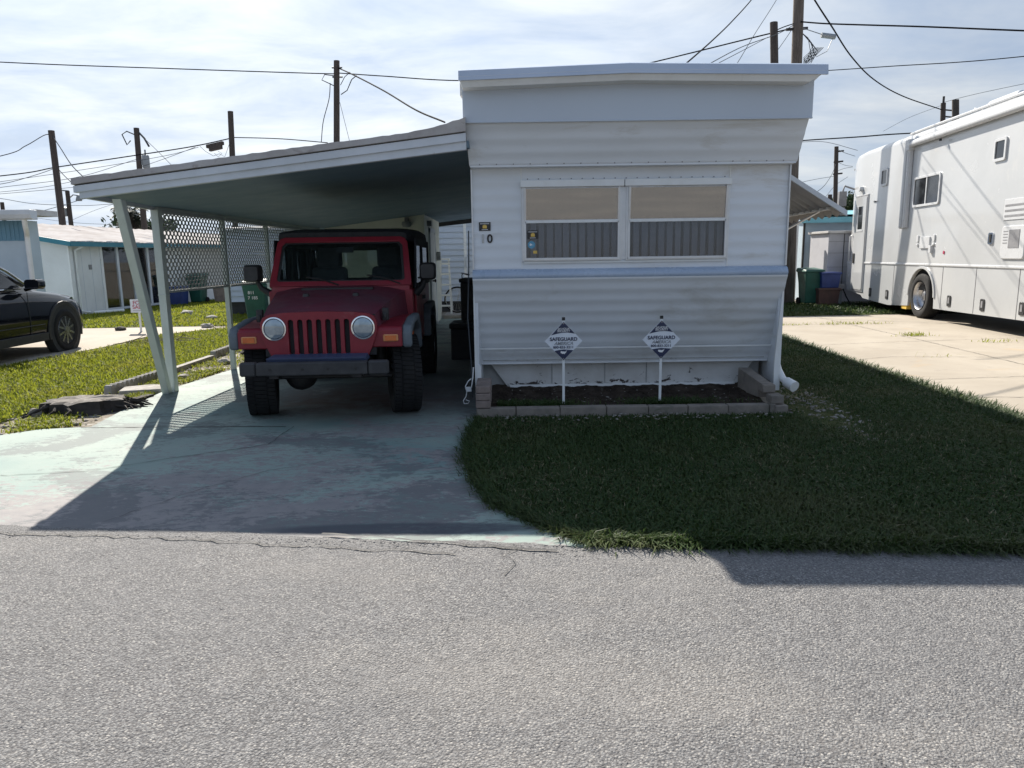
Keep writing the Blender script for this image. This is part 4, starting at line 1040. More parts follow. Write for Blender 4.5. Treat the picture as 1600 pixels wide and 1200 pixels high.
# hood
def hood_sec(y, hw, zc, ze, zs, n=9):
    o = [(-hw, y, zs)]
    for k in range(n):
        t = -1 + 2 * k / (n - 1); o.append((t * (hw - .03), y, ze + (zc - ze) * (1 - abs(t) ** 3.2)))
    return o + [(hw, y, zs)]
m_ = MB(); m_.loft([hood_sec(-.455, .515, 1.037, .987, .90), hood_sec(-.42, .535, 1.058, 1.004, .82), hood_sec(-.2, .565, 1.10, 1.055, .82), hood_sec(.3, .64, 1.175, 1.125, .86), hood_sec(.66, .70, 1.225, 1.165, .88)], True, True, True)
m_.build('hood', 'jeep_hood', J, auto=38)
m_ = MB()
for x in (-.575, .575):
    m_.box(x - .028, x + .028, -.33, -.27, .93, 1.045); m_.box(x - .016, x + .016, -.345, -.325, .95, 1.0)
m_.build('hood_latch', 'black_plastic', J, bevel=.008)
m_ = MB()
for x in (-.24, .24): m_.lathe([(0, .035), (.028, .03), (.034, 0)], 12, Matrix.Translation((x, .10, 1.135)))
m_.box(-.36, .36, .42, .5, 1.185, 1.205); m_.build('hood_bumper', 'black_plastic', J)
# grille: curved top corners, seven slots
gz0, gz1 = .615, 1.02
out = [(-.425, gz0), (.425, gz0), (.475, .72), (.515, .84), (.52, .93), (.495, .985), (.44, 1.012), (.3, 1.027), (0, 1.034), (-.3, 1.027), (-.44, 1.012), (-.495, .985), (-.52, .93), (-.515, .84), (-.475, .72)]
slots = [rrect(-.249 + k * .083 - .024, -.249 + k * .083 + .024, .645, .965, .023, 4) for k in range(7)]
lamps = [circ(s * .395, .885, .094, 28) for s in (-1, 1)]
g = tf(plate(out, slots + lamps, .05), FR((0, -.46, 0))).build('grille', 'jeep_red', J, bevel=.006)
m_ = MB(); m_.box(-.50, .50, -.459, -.4565, .63, 1.0); c = m_.build('grille_core', 'interior'); c.parent = g
for s in (-1, 1):
    m_ = MB(); m_.lathe([(.088, -.505), (.094, -.522), (.106, -.520), (.110, -.505), (.110, -.49)], 36, Matrix.Translation((s * .395, 0, .885)), axis='y')
    hl = m_.build('headlight', 'chrome', J)
    m_ = MB(); m_.lathe([(0, -.5215), (.03, -.5207), (.06, -.5185), (.086, -.514), (.0885, -.508), (.089, -.47)], 32, Matrix.Translation((s * .395, 0, .885)), axis='y'); c = m_.build('lens', 'lamp_lens'); c.parent = hl
    m_ = MB(); m_.lathe([(.091, -.515), (.0935, -.512), (.0935, -.48)], 32, Matrix.Translation((s * .395, 0, .885)), axis='y'); c = m_.build('lamp_ring', 'black_plastic'); c.parent = hl
# fenders with grey flares
for s in (-1, 1):
    m_ = MB()
    prof = [(-.475, .70), (-.475, .855), (-.44, .885), (.0, .925), (.42, .925), (.62, .80), (.68, .58), (.64, .56), (.52, .76), (.36, .86), (-.30, .86), (-.42, .70)]
    m_.prism(prof, 'x', s * .42, s * .738); fd = m_.build('fender', 'jeep_red', J, bevel=.018, seg=3)
    m_ = MB(); m_.box(min(s * .42, s * .738), max(s * .42, s * .738), -.478, -.455, .70, .86); c = m_.build('fender_front', 'jeep_red'); c.parent = fd
    bv = c.modifiers.new('b', 'BEVEL'); bv.width = .01
    m_ = MB()
    po = [(-.47, .69), (-.475, .83), (-.42, .895), (.0, .94), (.42, .94), (.63, .82), (.70, .55)]; pi_ = [(-.40, .69), (-.40, .79), (-.33, .845), (.0, .868), (.37, .868), (.55, .76), (.61, .55)]
    m_.prism(po + pi_[::-1], 'x', s * .735, s * .825); c = m_.build('flare', 'flare_grey'); c.parent = fd
    bv = c.modifiers.new('b', 'BEVEL'); bv.width = .03; bv.segments = 3; bv.limit_method = 'ANGLE'
    m_ = MB(); m_.box(s * .635 - .068, s * .635 + .068, -.492, -.474, .752, .815); c = m_.build('turn_signal', 'amber_rim'); c.parent = fd
    bv = c.modifiers.new('b', 'BEVEL'); bv.width = .008
    m_ = MB(); m_.box(s * .635 - .052, s * .635 + .052, -.498, -.490, .760, .807); c = m_.build('signal_lens', 'amber'); c.parent = fd
    m_ = MB(); m_.box(s * .825 - .004, s * .825 + .004, -.36, -.29, .80, .83); c = m_.build('side_marker', 'amber'); c.parent = fd
    m_ = MB(); m_.prism([(-.43, .64), (-.40, .84), (.36, .86), (.60, .6), (.55, .5), (.50, .62), (.30, .80), (-.34, .80)], 'x', s * .40, s * .43); c = m_.build('inner_fender', 'interior'); c.parent = fd
# bumper, bumper top strip, chassis
m_ = MB(); m_.box(-.50, .46, -.79, -.70, .500, .615); bp = m_.build('bumper', 'bumper_grey', J, bevel=.012)
for xa, xb in ((-.645, -.503), (.463, .640)):
    m_ = MB(); m_.box(xa, xb, -.785, -.695, .496, .618); c = m_.build('bumper_end', 'bumper_grey'); c.parent = bp
    bv = c.modifiers.new('b', 'BEVEL'); bv.width = .014
m_ = MB()
for x in (-.38, -.1, .12, .36): m_.cyl((x, -.788, .555), (x, -.796, .555), .011, n=8)
c = m_.build('bolt', 'dark_metal'); c.parent = bp
m_ = MB(); m_.hexa([(-.43, -.70, .595), (.44, -.70, .595), (.44, -.48, .60), (-.43, -.48, .60), (-.43, -.72, .645), (.44, -.72, .645), (.43, -.48, .655), (-.42, -.48, .655)]); m_.build('bumper_top', 'bumper_top_blue', J, bevel=.01)  # blue strip standing in for the shaded, tape-blue bumper top
m_ = MB()
for x in (-.36, .36): m_.box(x - .04, x + .04, -.75, 2.95, .47, .58)
m_.cyl((-.70, 0, .385), (.70, 0, .385), .042, n=12)
m_.lathe([(0, -.16), (.09, -.14), (.145, -.04), (.15, .04), (.10, .14), (0, .16)], 16, Matrix.Translation((-.30, -.03, .39)), axis='y')
m_.cyl((-.68, 2.37, .385), (.68, 2.37, .385), .045, n=12); m_.lathe([(0, -.16), (.09, -.14), (.145, -.04), (.15, .04), (.10, .14), (0, .16)], 16, Matrix.Translation((0, 2.37, .39)), axis='y')
m_.cyl((-.62, -.22, .40), (.60, -.22, .40), .018, n=8); m_.cyl((-.60, .18, .43), (.45, .12, .55), .016, n=8)
m_.box(-.30, .30, .3, 1.4, .40, .55)
for x in (-.47, .47): m_.cyl((x, 0, .40), (x, .05, .84), .055, n=12)
m_.build('chassis', 'dark_metal', J)
# tub
m_ = MB(); m_.box(-.745, .745, .70, 3.02, .52, .60); 
for s in (-1, 1): m_.box(min(s * .70, s * .745), max(s * .70, s * .745), .62, 3.02, .52, 1.17)
m_.box(-.745, .745, 2.98, 3.02, .52, 1.17); m_.box(-.72, .72, .62, .66, .52, 1.18)
m_.build('body_tub', 'jeep_red', J, bevel=.012)
for s in (-1, 1):
    m_ = MB(); m_.box(min(s * .745, s * .768), max(s * .745, s * .768), .82, 1.72, .58, 1.16); d_ = m_.build('door', 'jeep_red', J, bevel=.012)
    m_ = MB(); m_.box(min(s * .766, s * .80), max(s * .766, s * .80), 1.56, 1.68, 1.02, 1.06); c = m_.build('handle', 'black_plastic'); c.parent = d_
    m_ = MB(); po = [(1.80, .55), (1.86, .82), (2.0, .93), (2.72, .93), (2.88, .82), (2.94, .55)]; pi_ = [(1.90, .55), (1.94, .78), (2.04, .86), (2.68, .86), (2.80, .78), (2.84, .55)]
    m_.prism(po + pi_[::-1], 'x', s * .74, s * .84); m_.build('rear_flare', 'flare_grey', J, bevel=.02)
# cowl and windscreen frame (leans back)
m_ = MB(); m_.hexa([(-.725, .62, 1.10), (.725, .62, 1.10), (.73, .86, 1.12), (-.73, .86, 1.12), (-.715, .63, 1.225), (.715, .63, 1.225), (.725, .84, 1.25), (-.725, .84, 1.25)]); m_.build('cowl', 'jeep_red', J, bevel=.012)
lean = Vector((0, .265, .50)).normalized()
out = [(-.735, .0), (.735, .0), (.735, .05), (.70, .38), (.685, .51), (.655, .555), (.61, .572), (-.61, .572), (-.655, .555), (-.685, .51), (-.70, .38), (-.735, .05)]
hole = [(-.665, .075), (-.640, .055), (.640, .055), (.665, .075), (.635, .47), (.60, .512), (-.60, .512), (-.635, .47)]
FW_ = FR((0, .655, 1.20), (1, 0, 0), lean)
wf = tf(plate(out, [hole], .045), FW_).build('windscreen_frame', 'jeep_red', J, bevel=.007)
c = tf(plate([(x * 1.01, y) for x, y in hole], (), .005), FW_ @ Matrix.Translation((0, 0, .02))).build('windscreen', 'windscreen'); c.parent = wf
ring = [(x * .96, .283 + (y - .283) * .93) for x, y in hole]
c = tf(plate(hole, [ring], .004), FW_ @ Matrix.Translation((0, 0, .027))).build('screen_border', 'black_plastic'); c.parent = wf
for (xa, za), (xb, zb) in (((-.36, .10), (-.02, .015)), ((.27, .115), (.62, .02))):
    m_ = MB(); m_.tube([tuple(FW_ @ Vector((xa, za, .05))), tuple(FW_ @ Vector(((xa + xb) / 2, (za + zb) / 2 + .01, .055))), tuple(FW_ @ Vector((xb, zb - .01, .05)))], .008, 6)
    c = m_.build('wiper', 'black_plastic'); c.parent = wf
# soft top with side windows
def arch(y, hw, z, zs, n=11):
    o = [(-hw, y, zs)]
    for k in range(n):
        a = math.pi * (1 - k / (n - 1)); o.append((hw * math.copysign(abs(math.cos(a)) ** .28, math.cos(a)) if abs(math.cos(a)) > 1e-6 else 0, y, zs + (z - zs) * (.55 + .45 * math.sin(a) ** .5)))
    return o + [(hw, y, zs)]
m_ = MB(); secs = [arch(.90, .675, 1.775, 1.69), arch(.97, .70, 1.80, 1.68), arch(1.4, .735, 1.83, 1.66), arch(1.9, .765, 1.84, 1.62), arch(2.6, .76, 1.825, 1.62), arch(2.86, .74, 1.80, 1.60)]
m_.loft(secs, True, True, True); stp = m_.build('soft_top', 'black_fabric', J, auto=45)
for s in (-1, 1):
    F_ = FR((s * .752, 0, 0), (0, 1, 0), (0, 0, 1))
    o_ = [(.80, 1.17), (2.92, 1.17), (2.84, 1.70), (.96, 1.70)]; h1 = [(.92, 1.22), (1.66, 1.22), (1.66, 1.63), (1.04, 1.63)]; h2 = [(1.86, 1.24), (2.78, 1.24), (2.72, 1.62), (1.86, 1.62)]
    m_ = tf(plate(o_, [h1, h2], .014), F_); c = m_.build('side_curtain', 'black_fabric'); c.parent = stp
    m_ = tf(plate(h1, (), .004), F_); m_2 = tf(plate(h2, (), .004), F_); c = join(m_, m_2).build('side_window', 'windscreen'); c.parent = stp
m_ = tf(plate([(-.75, 1.17), (.75, 1.17), (.74, 1.72), (-.74, 1.72)], [[(-.52, 1.24), (.52, 1.24), (.50, 1.64), (-.50, 1.64)]], .014), FR((0, 2.92, 0))); c = m_.build('rear_curtain', 'black_fabric'); c.parent = stp
m_ = tf(plate([(-.52, 1.24), (.52, 1.24), (.50, 1.64), (-.50, 1.64)], (), .004), FR((0, 2.92, 0))); c = m_.build('rear_window', 'windscreen'); c.parent = stp
# interior
m_ = MB(); m_.box(-.66, .66, .80, .98, .98, 1.20); m_.box(-.16, .16, .85, .96, 1.19, 1.225); m_.build('dashboard', 'interior', J, bevel=.03)
for s in (-1, 1):
    m_ = MB(); m_.box(s * .36 - .24, s * .36 + .24, 1.25, 1.80, .72, .88)
    m_.hexa([(s * .36 - .24, 1.70, .85), (s * .36 + .24, 1.70, .85), (s * .36 + .24, 1.84, .85), (s * .36 - .24, 1.84, .85), (s * .36 - .21, 1.84, 1.40), (s * .36 + .21, 1.84, 1.40), (s * .36 + .21, 1.95, 1.40), (s * .36 - .21, 1.95, 1.40)])
    seat = m_.build('seat', 'seat_grey', J, bevel=.05, seg=4)
    m_ = MB(); m_.box(s * .36 - .15, s * .36 + .15, 1.86, 1.97, 1.38, 1.69); c = m_.build('headrest', 'seat_grey'); c.parent = seat
    bv = c.modifiers.new('b', 'BEVEL'); bv.width = .05; bv.segments = 4
m_ = MB(); m_.lathe([(.185, -.014), (.199, 0), (.185, .014), (.171, 0), (.185, -.014)], 28, Matrix.Translation((.36, 1.10, 1.16)) @ Matrix.Rotation(R(-62), 4, 'X')); m_.cyl((.36, .98, 1.10), (.36, 1.10, 1.16), .03); m_.tube([(.19, 1.1, 1.16), (.36, 1.09, 1.155), (.53, 1.1, 1.16)], .016); m_.build('steering_wheel', 'black_plastic', J)
m_ = MB()
for y in (1.98, 2.72): m_.tube([(-.62, y, .9), (-.62, y, 1.62), (-.54, y, 1.72), (.54, y, 1.72), (.62, y, 1.62), (.62, y, .9)], .036, 10)
for s in (-1, 1): m_.tube([(s * .62, 2.7, 1.66), (s * .62, 1.98, 1.70), (s * .62, 1.02, 1.68)], .030, 8)
m_.build('roll_bar', 'black_fabric', J)
m_ = MB(); m_.box(-.09, .09, .95, .98, 1.56, 1.62); m_.cyl((0, .93, 1.68), (0, .96, 1.6), .008); m_.build('rear_view_mirror', 'black_plastic', J, bevel=.01)
# door mirrors
for s in (-1, 1):
    m_ = MB(); cx = s * (.94 if s < 0 else .90)
    m_.loft([[(cx + x * .8, .70, 1.355 + z * .8) for x, z in rrect(-.085, .085, -.09, .09, .035)], [(cx + x, .73, 1.355 + z) for x, z in rrect(-.085, .085, -.09, .09, .035)], [(cx + x, .83, 1.355 + z) for x, z in rrect(-.085, .085, -.09, .09, .035)]])
    mr = m_.build('door_mirror', 'black_plastic', J, auto=40)
    m_ = MB(); m_.tube([(cx - s * .03, .79, 1.28), (cx - s * .06, .82, 1.20), (s * .76, .84, 1.12)], [.024, .03, .045], 8); c = m_.build('mirror_arm', 'black_plastic'); c.parent = mr
    m_ = MB(); m_.box(cx - .07, cx + .07, .83, .834, 1.285, 1.425); c = m_.build('mirror_glass', 'chrome'); c.parent = mr
def off_road_wheel(x, y, s, steer=0):
    m_ = MB(); m_.lathe([(0, -.03), (.075, -.03), (.085, .05), (.05, .07), (0, .072)], 16, None, True, 'x'); h = m_.build('wheel', 'dark_metal', J)
    h.location = (x, y, .385); h.rotation_euler = (0, 0, (0 if s > 0 else math.pi) + steer)
    w2 = .132
    prof = [(.20, -.10), (.225, -.122), (.30, -w2 - .004), (.345, -w2), (.366, -.112), (.372, -.08), (.372, .08), (.366, .112), (.345, w2), (.30, w2 + .004), (.225, .122), (.20, .10)]
    m_ = MB(); m_.lathe(prof, 48, None, True, 'x')
    for k in range(56):
        a0 = 2 * math.pi * k / 56
        for j, (xa, xb) in enumerate(((-.128, -.062), (-.052, .052), (.062, .128))):
            a = a0 + (.5 * 2 * math.pi / 56 if j == 1 else 0); da = 2 * math.pi / 56 * .40
            v = []
            for r_ in (.360, .3825 if j == 1 else .379):
                for (xx, aa) in ((xa, a - da), (xb, a - da + .02), (xb, a + da + .02), (xa, a + da)):
                    v.append((xx, r_ * math.cos(aa), r_ * math.sin(aa)))
            m_.hexa(v)
    c = m_.build('tyre', 'rubber'); c.parent = h
    m_ = MB(); m_.lathe([(.205, -.10), (.20, .02), (.205, .108), (.19, .112), (.17, .05), (.10, .06), (.06, .075), (.0, .075)], 32, None, True, 'x'); c = m_.build('rim', 'rim_grey'); c.parent = h
for x, y, s in ((-.685, 0, -1), (.69, 0, 1), (-.72, 2.37, -1), (.72, 2.37, 1)): off_road_wheel(x, y, s, R(13) if y == 0 else 0)

# ================================================================== BLACK SUV ON THE NEIGHBOUR'S PAD  (local +y = its front)
sv = thing('parked_suv', 'glossy black suv parked on the neighbour concrete pad, cut by the left edge', 'car', (-8.58, 12.38, 0), R(1.5))
def sec(y, w, zb, zbelt, zt):
    h = [(w * .90, zb), (w * .985, zb + .10), (w, zb + (zbelt - zb) * .45), (w * .985, zb + (zbelt - zb) * .78), (w * .955, zbelt - .02), (w * .86, zbelt + (zt - zbelt) * .55), (w * .62, zt - .012), (0, zt)]
    return [(x, y, z) for x, z in h] + [(-x, y, z) for x, z in h[-2::-1]]
m_ = MB(); m_.loft([sec(.93, .52, .34, .62, .70), sec(.86, .72, .28, .68, .78), sec(.72, .85, .24, .76, .86), sec(.45, .932, .24, .86, .955), sec(0, .935, .24, .95, 1.02), sec(-.45, .94, .24, 1.0, 1.075), sec(-.85, .94, .25, 1.03, 1.13), sec(-2.7, .94, .25, 1.05, 1.16), sec(-3.5, .92, .28, 1.08, 1.16), sec(-3.75, .80, .40, 1.0, 1.10)], True, True, True)
m_.build('body', 'suv_paint', sv, auto=45)
def gsec(y, z, w0, w1, zb): return [(w0, y, zb), (w0 - (w0 - w1) * .9, y, z - .06), (w1 - .06, y, z - .015), (0, y, z), (-w1 + .06, y, z - .015), (-w0 + (w0 - w1) * .9, y, z - .06), (-w0, y, zb)]
m_ = MB(); m_.loft([gsec(-.62, 1.10, .84, .80, 1.04), gsec(-1.05, 1.36, .87, .74, 1.04), gsec(-1.55, 1.60, .88, .67, 1.04), gsec(-2.1, 1.68, .88, .65, 1.04), gsec(-3.0, 1.68, .87, .65, 1.04), gsec(-3.45, 1.55, .85, .66, 1.04), gsec(-3.7, 1.2, .82, .72, 1.04)], True, True, True)
m_.build('cabin', 'suv_paint', sv, auto=45)
for s in (-1, 1):
    def gp(y, z):                                    # point on the cabin side glass
        return (s * (.90 - (z - 1.06) * .36), y, z)
    for nm, poly in (('front_window', [(-.98, 1.12), (-2.02, 1.12), (-2.02, 1.56), (-1.72, 1.55), (-1.28, 1.36)]), ('rear_side_window', [(-2.14, 1.12), (-3.0, 1.13), (-3.15, 1.5), (-2.14, 1.57)])):
        m_ = MB(); m_.loft([[gp(y, z) for y, z in poly], [tuple(Vector(gp(y, z)) + Vector((-s * .02, 0, 0))) for y, z in poly]]); f = m_.build(nm, 'dark_glass', sv)
    m_ = MB(); m_.tube([gp(-.98, 1.10), gp(-2.02, 1.10), gp(-3.1, 1.11)], .011, 6); m_.build('window_trim', 'chrome', sv)
    m_ = MB(); m_.tube([(s * .80, -.72, 1.16), (s * .745, -1.05, 1.375), (s * .67, -1.58, 1.615), (s * .66, -2.1, 1.69), (s * .655, -3.0, 1.69)], .022, 6); m_.build('roof_rail', 'steel', sv)
    m_ = MB(); m_.box(min(s * .925, s * .958), max(s * .925, s * .958), -1.92, -1.68, .90, .935); m_.box(min(s * .935, s * .95), max(s * .935, s * .95), -1.98, -1.60, .89, .945); m_.build('door_handle', 'chrome', sv, bevel=.008)
    m_ = MB(); m_.box(min(s * .936, s * .945), max(s * .936, s * .945), -.93, -.925, .32, 1.04); m_.box(min(s * .936, s * .945), max(s * .936, s * .945), -2.1, -2.094, .32, 1.04); m_.build('door_gap', 'seam', sv)
    m_ = MB(); m_.loft([[(s * 1.06 + x * .7, -.76, 1.165 + z * .7) for x, z in rrect(-.12, .12, -.075, .075, .04)], [(s * 1.06 + x, -.83, 1.165 + z) for x, z in rrect(-.12, .12, -.08, .08, .05)], [(s * 1.05 + x, -.97, 1.165 + z) for x, z in rrect(-.11, .11, -.075, .075, .05)]], True, True, True)
    m_.tube([(s * .90, -.90, 1.08), (s * 1.0, -.90, 1.11)], .03, 8); m_.build('door_mirror', 'suv_paint', sv, auto=45)
    m_ = MB(); m_.hexa([(s * .70, .74, .70), (s * .885, .50, .76), (s * .87, .48, .76), (s * .68, .72, .70), (s * .66, .74, .80), (s * .88, .40, .90), (s * .86, .38, .90), (s * .64, .72, .80)]); m_.build('headlight', 'lamp_lens', sv)
    m_ = MB(); m_.box(min(s * .90, s * .957), max(s * .90, s * .957), -2.2, -.52, .24, .37); m_.box(min(s * .935, s * .952), max(s * .935, s * .952), -2.05, -.55, .50, .515); m_.build('sill', 'suv_cladding', sv, bevel=.015)
    for y in (0, -2.70):
        po = [(y + .495 * math.cos(R(a)), .36 + .495 * math.sin(R(a))) for a in range(-15, 196, 15)]; pi_ = [(y + .43 * math.cos(R(a)), .36 + .43 * math.sin(R(a))) for a in range(-15, 196, 15)]
        m_ = MB(); m_.prism(po + pi_[::-1], 'x', s * .88, s * .950); m_.build('wheel_arch', 'suv_cladding', sv, bevel=.008)
        m_ = MB(); m_.prism(circ(y, .36, .44, 28), 'x', s * .80, s * .944); m_.build('arch_liner', 'interior', sv)
        m_ = MB(); m_.lathe([(0, .0), (.07, .0), (.07, .02), (0, .02)], 16, None, True, 'x'); h = m_.build('wheel', 'rim_grey', sv); h.location = (s * .945, y, .36); h.rotation_euler = (0, 0, 0 if s > 0 else math.pi)
        m_ = MB(); m_.lathe([(.225, -.2), (.24, .005), (.30, .022), (.345, .012), (.362, -.02), (.362, -.18), (.3, -.22)], 40, None, True, 'x'); c = m_.build('tyre', 'rubber'); c.parent = h
        m_ = MB(); m_.lathe([(.232, .012), (.238, .0), (.225, -.05), (.2, -.06)], 40, None, True, 'x')
        for k in range(10):
            a = 2 * math.pi * (k + .5) / 10 + (.10 if k % 2 else -.10); b_ = 2 * math.pi * (k + .5) / 10
            ca, sa = math.cos(a), math.sin(a); cb, sb = math.cos(b_), math.sin(b_); w_ = .016
            m_.hexa([(-.02, .05 * ca - w_ * sa, .05 * sa + w_ * ca), (-.02, .05 * ca + w_ * sa, .05 * sa - w_ * ca), (-.03, .234 * cb + w_ * sb, .234 * sb - w_ * cb), (-.03, .234 * cb - w_ * sb, .234 * sb + w_ * cb), (.012, .05 * ca - w_ * sa, .05 * sa + w_ * ca), (.012, .05 * ca + w_ * sa, .05 * sa - w_ * ca), (.006, .234 * cb + w_ * sb, .234 * sb - w_ * cb), (.006, .234 * cb - w_ * sb, .234 * sb + w_ * cb)])
        c = m_.build('rim', 'rim_grey'); c.parent = h
m_ = MB(); m_.hexa([(-.45, .95, .45), (.45, .95, .45), (.45, .90, .45), (-.45, .90, .45), (-.5, .93, .66), (.5, .93, .66), (.5, .88, .66), (-.5, .88, .66)]); m_.build('grille', 'chrome', sv)
m_ = MB(); m_.hexa([(-.72, -.60, 1.14), (.72, -.60, 1.14), (.72, -.62, 1.13), (-.72, -.62, 1.13), (-.60, -1.5, 1.61), (.60, -1.5, 1.61), (.60, -1.52, 1.60), (-.60, -1.52, 1.60)]); m_.build('windscreen', 'dark_glass', sv)

# ================================================================== MOTORHOME  (local y along its length, front at +y, x outwards from the visible side = 0)
rv = thing('motorhome', 'large plain white motorhome with dark windows parked on the concrete pad', 'motorhome', (9.07, 16.09, 0), -math.atan(.11))
WD, Y0, Y1 = 2.5, -9.0, 4.80
def rvsec(y, zt, x0=0., r=.16):
    o = [(x0, y, 1.19)] + [(x0 + r - r * math.cos(R(a)), y, zt - r + r * math.sin(R(a))) for a in (0, 20, 40, 60, 80)] + [(WD / 2, y, zt + .05)]
    o += [(WD - x0 - r + r * math.cos(R(a)), y, zt - r + r * math.sin(R(a))) for a in (80, 60, 40, 20, 0)] + [(WD - x0, y, 1.19)]
    return o
m_ = MB(); m_.loft([rvsec(Y0, 4.08), rvsec(3.9, 4.14), rvsec(4.5, 4.10), rvsec(4.72, 4.0, .04), rvsec(4.82, 3.7, .12)], True, True, True)
m_.build('body', 'rv_white', rv, auto=35)
ar = [(.62 * math.cos(R(a)), .50 + .60 * math.sin(R(a))) for a in range(180, -1, -12)]
sk = [(-9.0, 1.19), (-9.0, .36)] + [(-.64, .27)] + [(x, z) for x, z in ar] + [(.64, .25), (1.75, .19), (3.45, .26), (3.62, .34), (4.72, .42), (4.80, .60), (4.80, 1.19)]
skm = plate(sk, (), .05)
m_ = tf(skm, FR((.002, 0, 0), (0, 1, 0), (0, 0, 1)))
m_2 = MB(); m_2.add([(WD - x, y, z) for x, y, z in m_.v], m_.f); m_2.sm = list(m_.sm)
join(m_, m_2).build('skirt', 'rv_white', rv)
m_ = MB(); m_.box(.10, WD - .1, -8.9, 4.7, .62, 1.18); m_.box(.4, WD - .4, 3.5, 4.9, .36, .60); m_.box(.1, WD - .1, 4.6, 4.78, .5, 1.19); m_.build('underbody', 'interior', rv)
m_ = MB(); m_.box(-.018, .02, Y0, 3.47, 1.165, 1.215); m_.box(-.018, .02, 4.34, 4.80, 1.165, 1.215); m_.build('belt_trim', 'rv_trim', rv, bevel=.012)
for y in (1.52, -.95, -2.28, -3.7, -5.2): MB().box(-.003, .01, y, y + .010, .30, 1.165).build('hatch_seam', 'rv_grey', rv)
m_ = MB(); m_.box(-.003, .01, 1.36, 1.372, 1.22, 4.0); m_.build('body_seam', 'rv_trim', rv)
arch_ = MB(); po = [(x * 1.10, .50 + (z - .5) * 1.10) for x, z in ar]; arch_.prism(po + ar[::-1], 'x', -.022, .02); arch_.build('wheel_arch_trim', 'rv_white', rv, bevel=.008)
# entry door
m_ = MB(); m_.box(-.022, .01, 3.46, 4.36, .42, 2.99); d0 = m_.build('door_frame', 'rv_trim', rv, bevel=.006)
m_ = tf(plate(rrect(3.52, 4.30, .47, 2.93, .05), [rrect(3.74, 4.08, 2.08, 2.68, .03)], .026), FR((-.012, 0, 0), (0, 1, 0), (0, 0, 1)))
m_.v = [(x - .024, y, z) for x, y, z in m_.v]
d_ = m_.build('door', 'rv_white', rv, bevel=.006)
m_ = MB(); m_.box(-.030, -.022, 3.74, 4.08, 2.08, 2.68); c = m_.build('door_window', 'dark_glass'); c.parent = d_
m_ = MB(); m_.box(-.044, -.034, 3.70, 4.12, 2.02, 2.07); c = m_.build('window_sill', 'rv_trim'); c.parent = d_
m_ = MB(); m_.box(-.058, -.034, 4.15, 4.25, 1.18, 1.44); c = m_.build('door_handle', 'dark_metal'); c.parent = d_
m_ = MB()
for z0, z1, y0, y1 in ((2.935, 2.965, 3.47, 4.35), (.44, .465, 3.47, 4.35)): m_.box(-.026, -.02, y0, y1, z0, z1)
m_.box(-.026, -.02, 3.475, 3.5, .45, 2.95); c = m_.build('door_gasket', 'rv_grey'); c.parent = d_
m_ = MB(); m_.tube([(0, 4.50, 1.95), (-.07, 4.50, 1.90), (-.07, 4.50, 1.25), (0, 4.50, 1.20)], .018, 8); m_.build('grab_handle', 'rv_trim', rv)
m_ = MB(); m_.lathe([(0, -.10), (.06, -.09), (.075, -.03), (.08, 0)], 14, Matrix.Translation((0, 3.98, 3.14)), axis='x'); m_.build('porch_light', 'rv_trim', rv)
def rvwin(y0, y1, z0, z1, split=False, r=.05):
    m_ = tf(plate(rrect(y0 - .05, y1 + .05, z0 - .05, z1 + .05, r + .03), [rrect(y0, y1, z0, z1, r)], .03), FR((.0, 0, 0), (0, 1, 0), (0, 0, 1)))
    m_.v = [(-x, y, z) for x, y, z in m_.v]
    w = m_.build('window', 'rv_trim', rv, bevel=.004)
    m_ = MB(); m_.box(-.012, .004, y0 - .005, y1 + .005, z0 - .005, z1 + .005); c = m_.build('pane', 'dark_glass'); c.parent = w
    if split:
        m_ = MB(); m_.box(-.024, -.008, (y0 + y1) / 2 - .02, (y0 + y1) / 2 + .02, z0, z1); c = m_.build('mullion', 'rv_trim'); c.parent = w
    return w
rvwin(-.48, .70, 2.50, 3.06, True)
rvwin(2.35, 2.65, 3.14, 3.46, False, .02)
rvwin(-2.86, -2.56, 3.10, 3.40, False, .02)
# rolled awning and its folded arm
m_ = MB(); m_.loft([[(-.065 + .065 * math.cos(R(a)), y, 3.86 + (.085 if math.sin(R(a)) > 0 else .065) * math.sin(R(a))) for a in range(0, 360, 30)] for y in (-9.0, .96)], True, True, True); aw2 = m_.build('rolled_awning', 'rv_trim', rv, auto=60)
m_ = MB(); m_.box(-.13, .01, .90, 1.04, 3.74, 3.97); c = m_.build('end_cap', 'rv_trim'); c.parent = aw2
m_ = MB(); m_.box(-.085, -.01, .93, 1.06, 2.02, 3.78); m_.box(-.10, -.085, .97, 1.02, 2.02, 3.7); c = m_.build('awning_arm', 'rv_trim'); c.parent = aw2
m_ = MB(); m_.box(-.10, .0, 1.10, 1.24, 2.0, 4.0)
m_.build('corner_pillar', 'rv_white', rv, bevel=.04, seg=4)
m_ = MB(); m_.cyl((-.10, -.55, 3.72), (-.10, -.55, 3.76), .03, n=8); m_.build('awning_latch', 'dark_metal', rv)
m_ = MB()
for y in (4.66,): m_.cyl((-.004, y, 3.72), (-.012, y, 3.72), .03, n=10)
m_.build('marker_lamp', 'rv_grey', rv)
m_ = MB(); m_.box(-.02, .01, 2.95, 3.10, 2.735, 2.765); m_.cyl((-.02, 2.95, 2.75), (-.05, 2.95, 2.75), .02, n=8); m_.build('door_stay', 'rv_grey', rv)
m_ = MB(); m_.box(-.012, .01, -3.95, -3.02, 2.0, 2.36); g_ = m_.build('vent_grille', 'rv_trim', rv, bevel=.004)
m_ = MB()
for z in (2.07, 2.16, 2.25): m_.box(-.016, -.011, -3.9, -3.06, z - .017, z + .017)
c = m_.build('vent_slot', 'rv_grey'); c.parent = g_
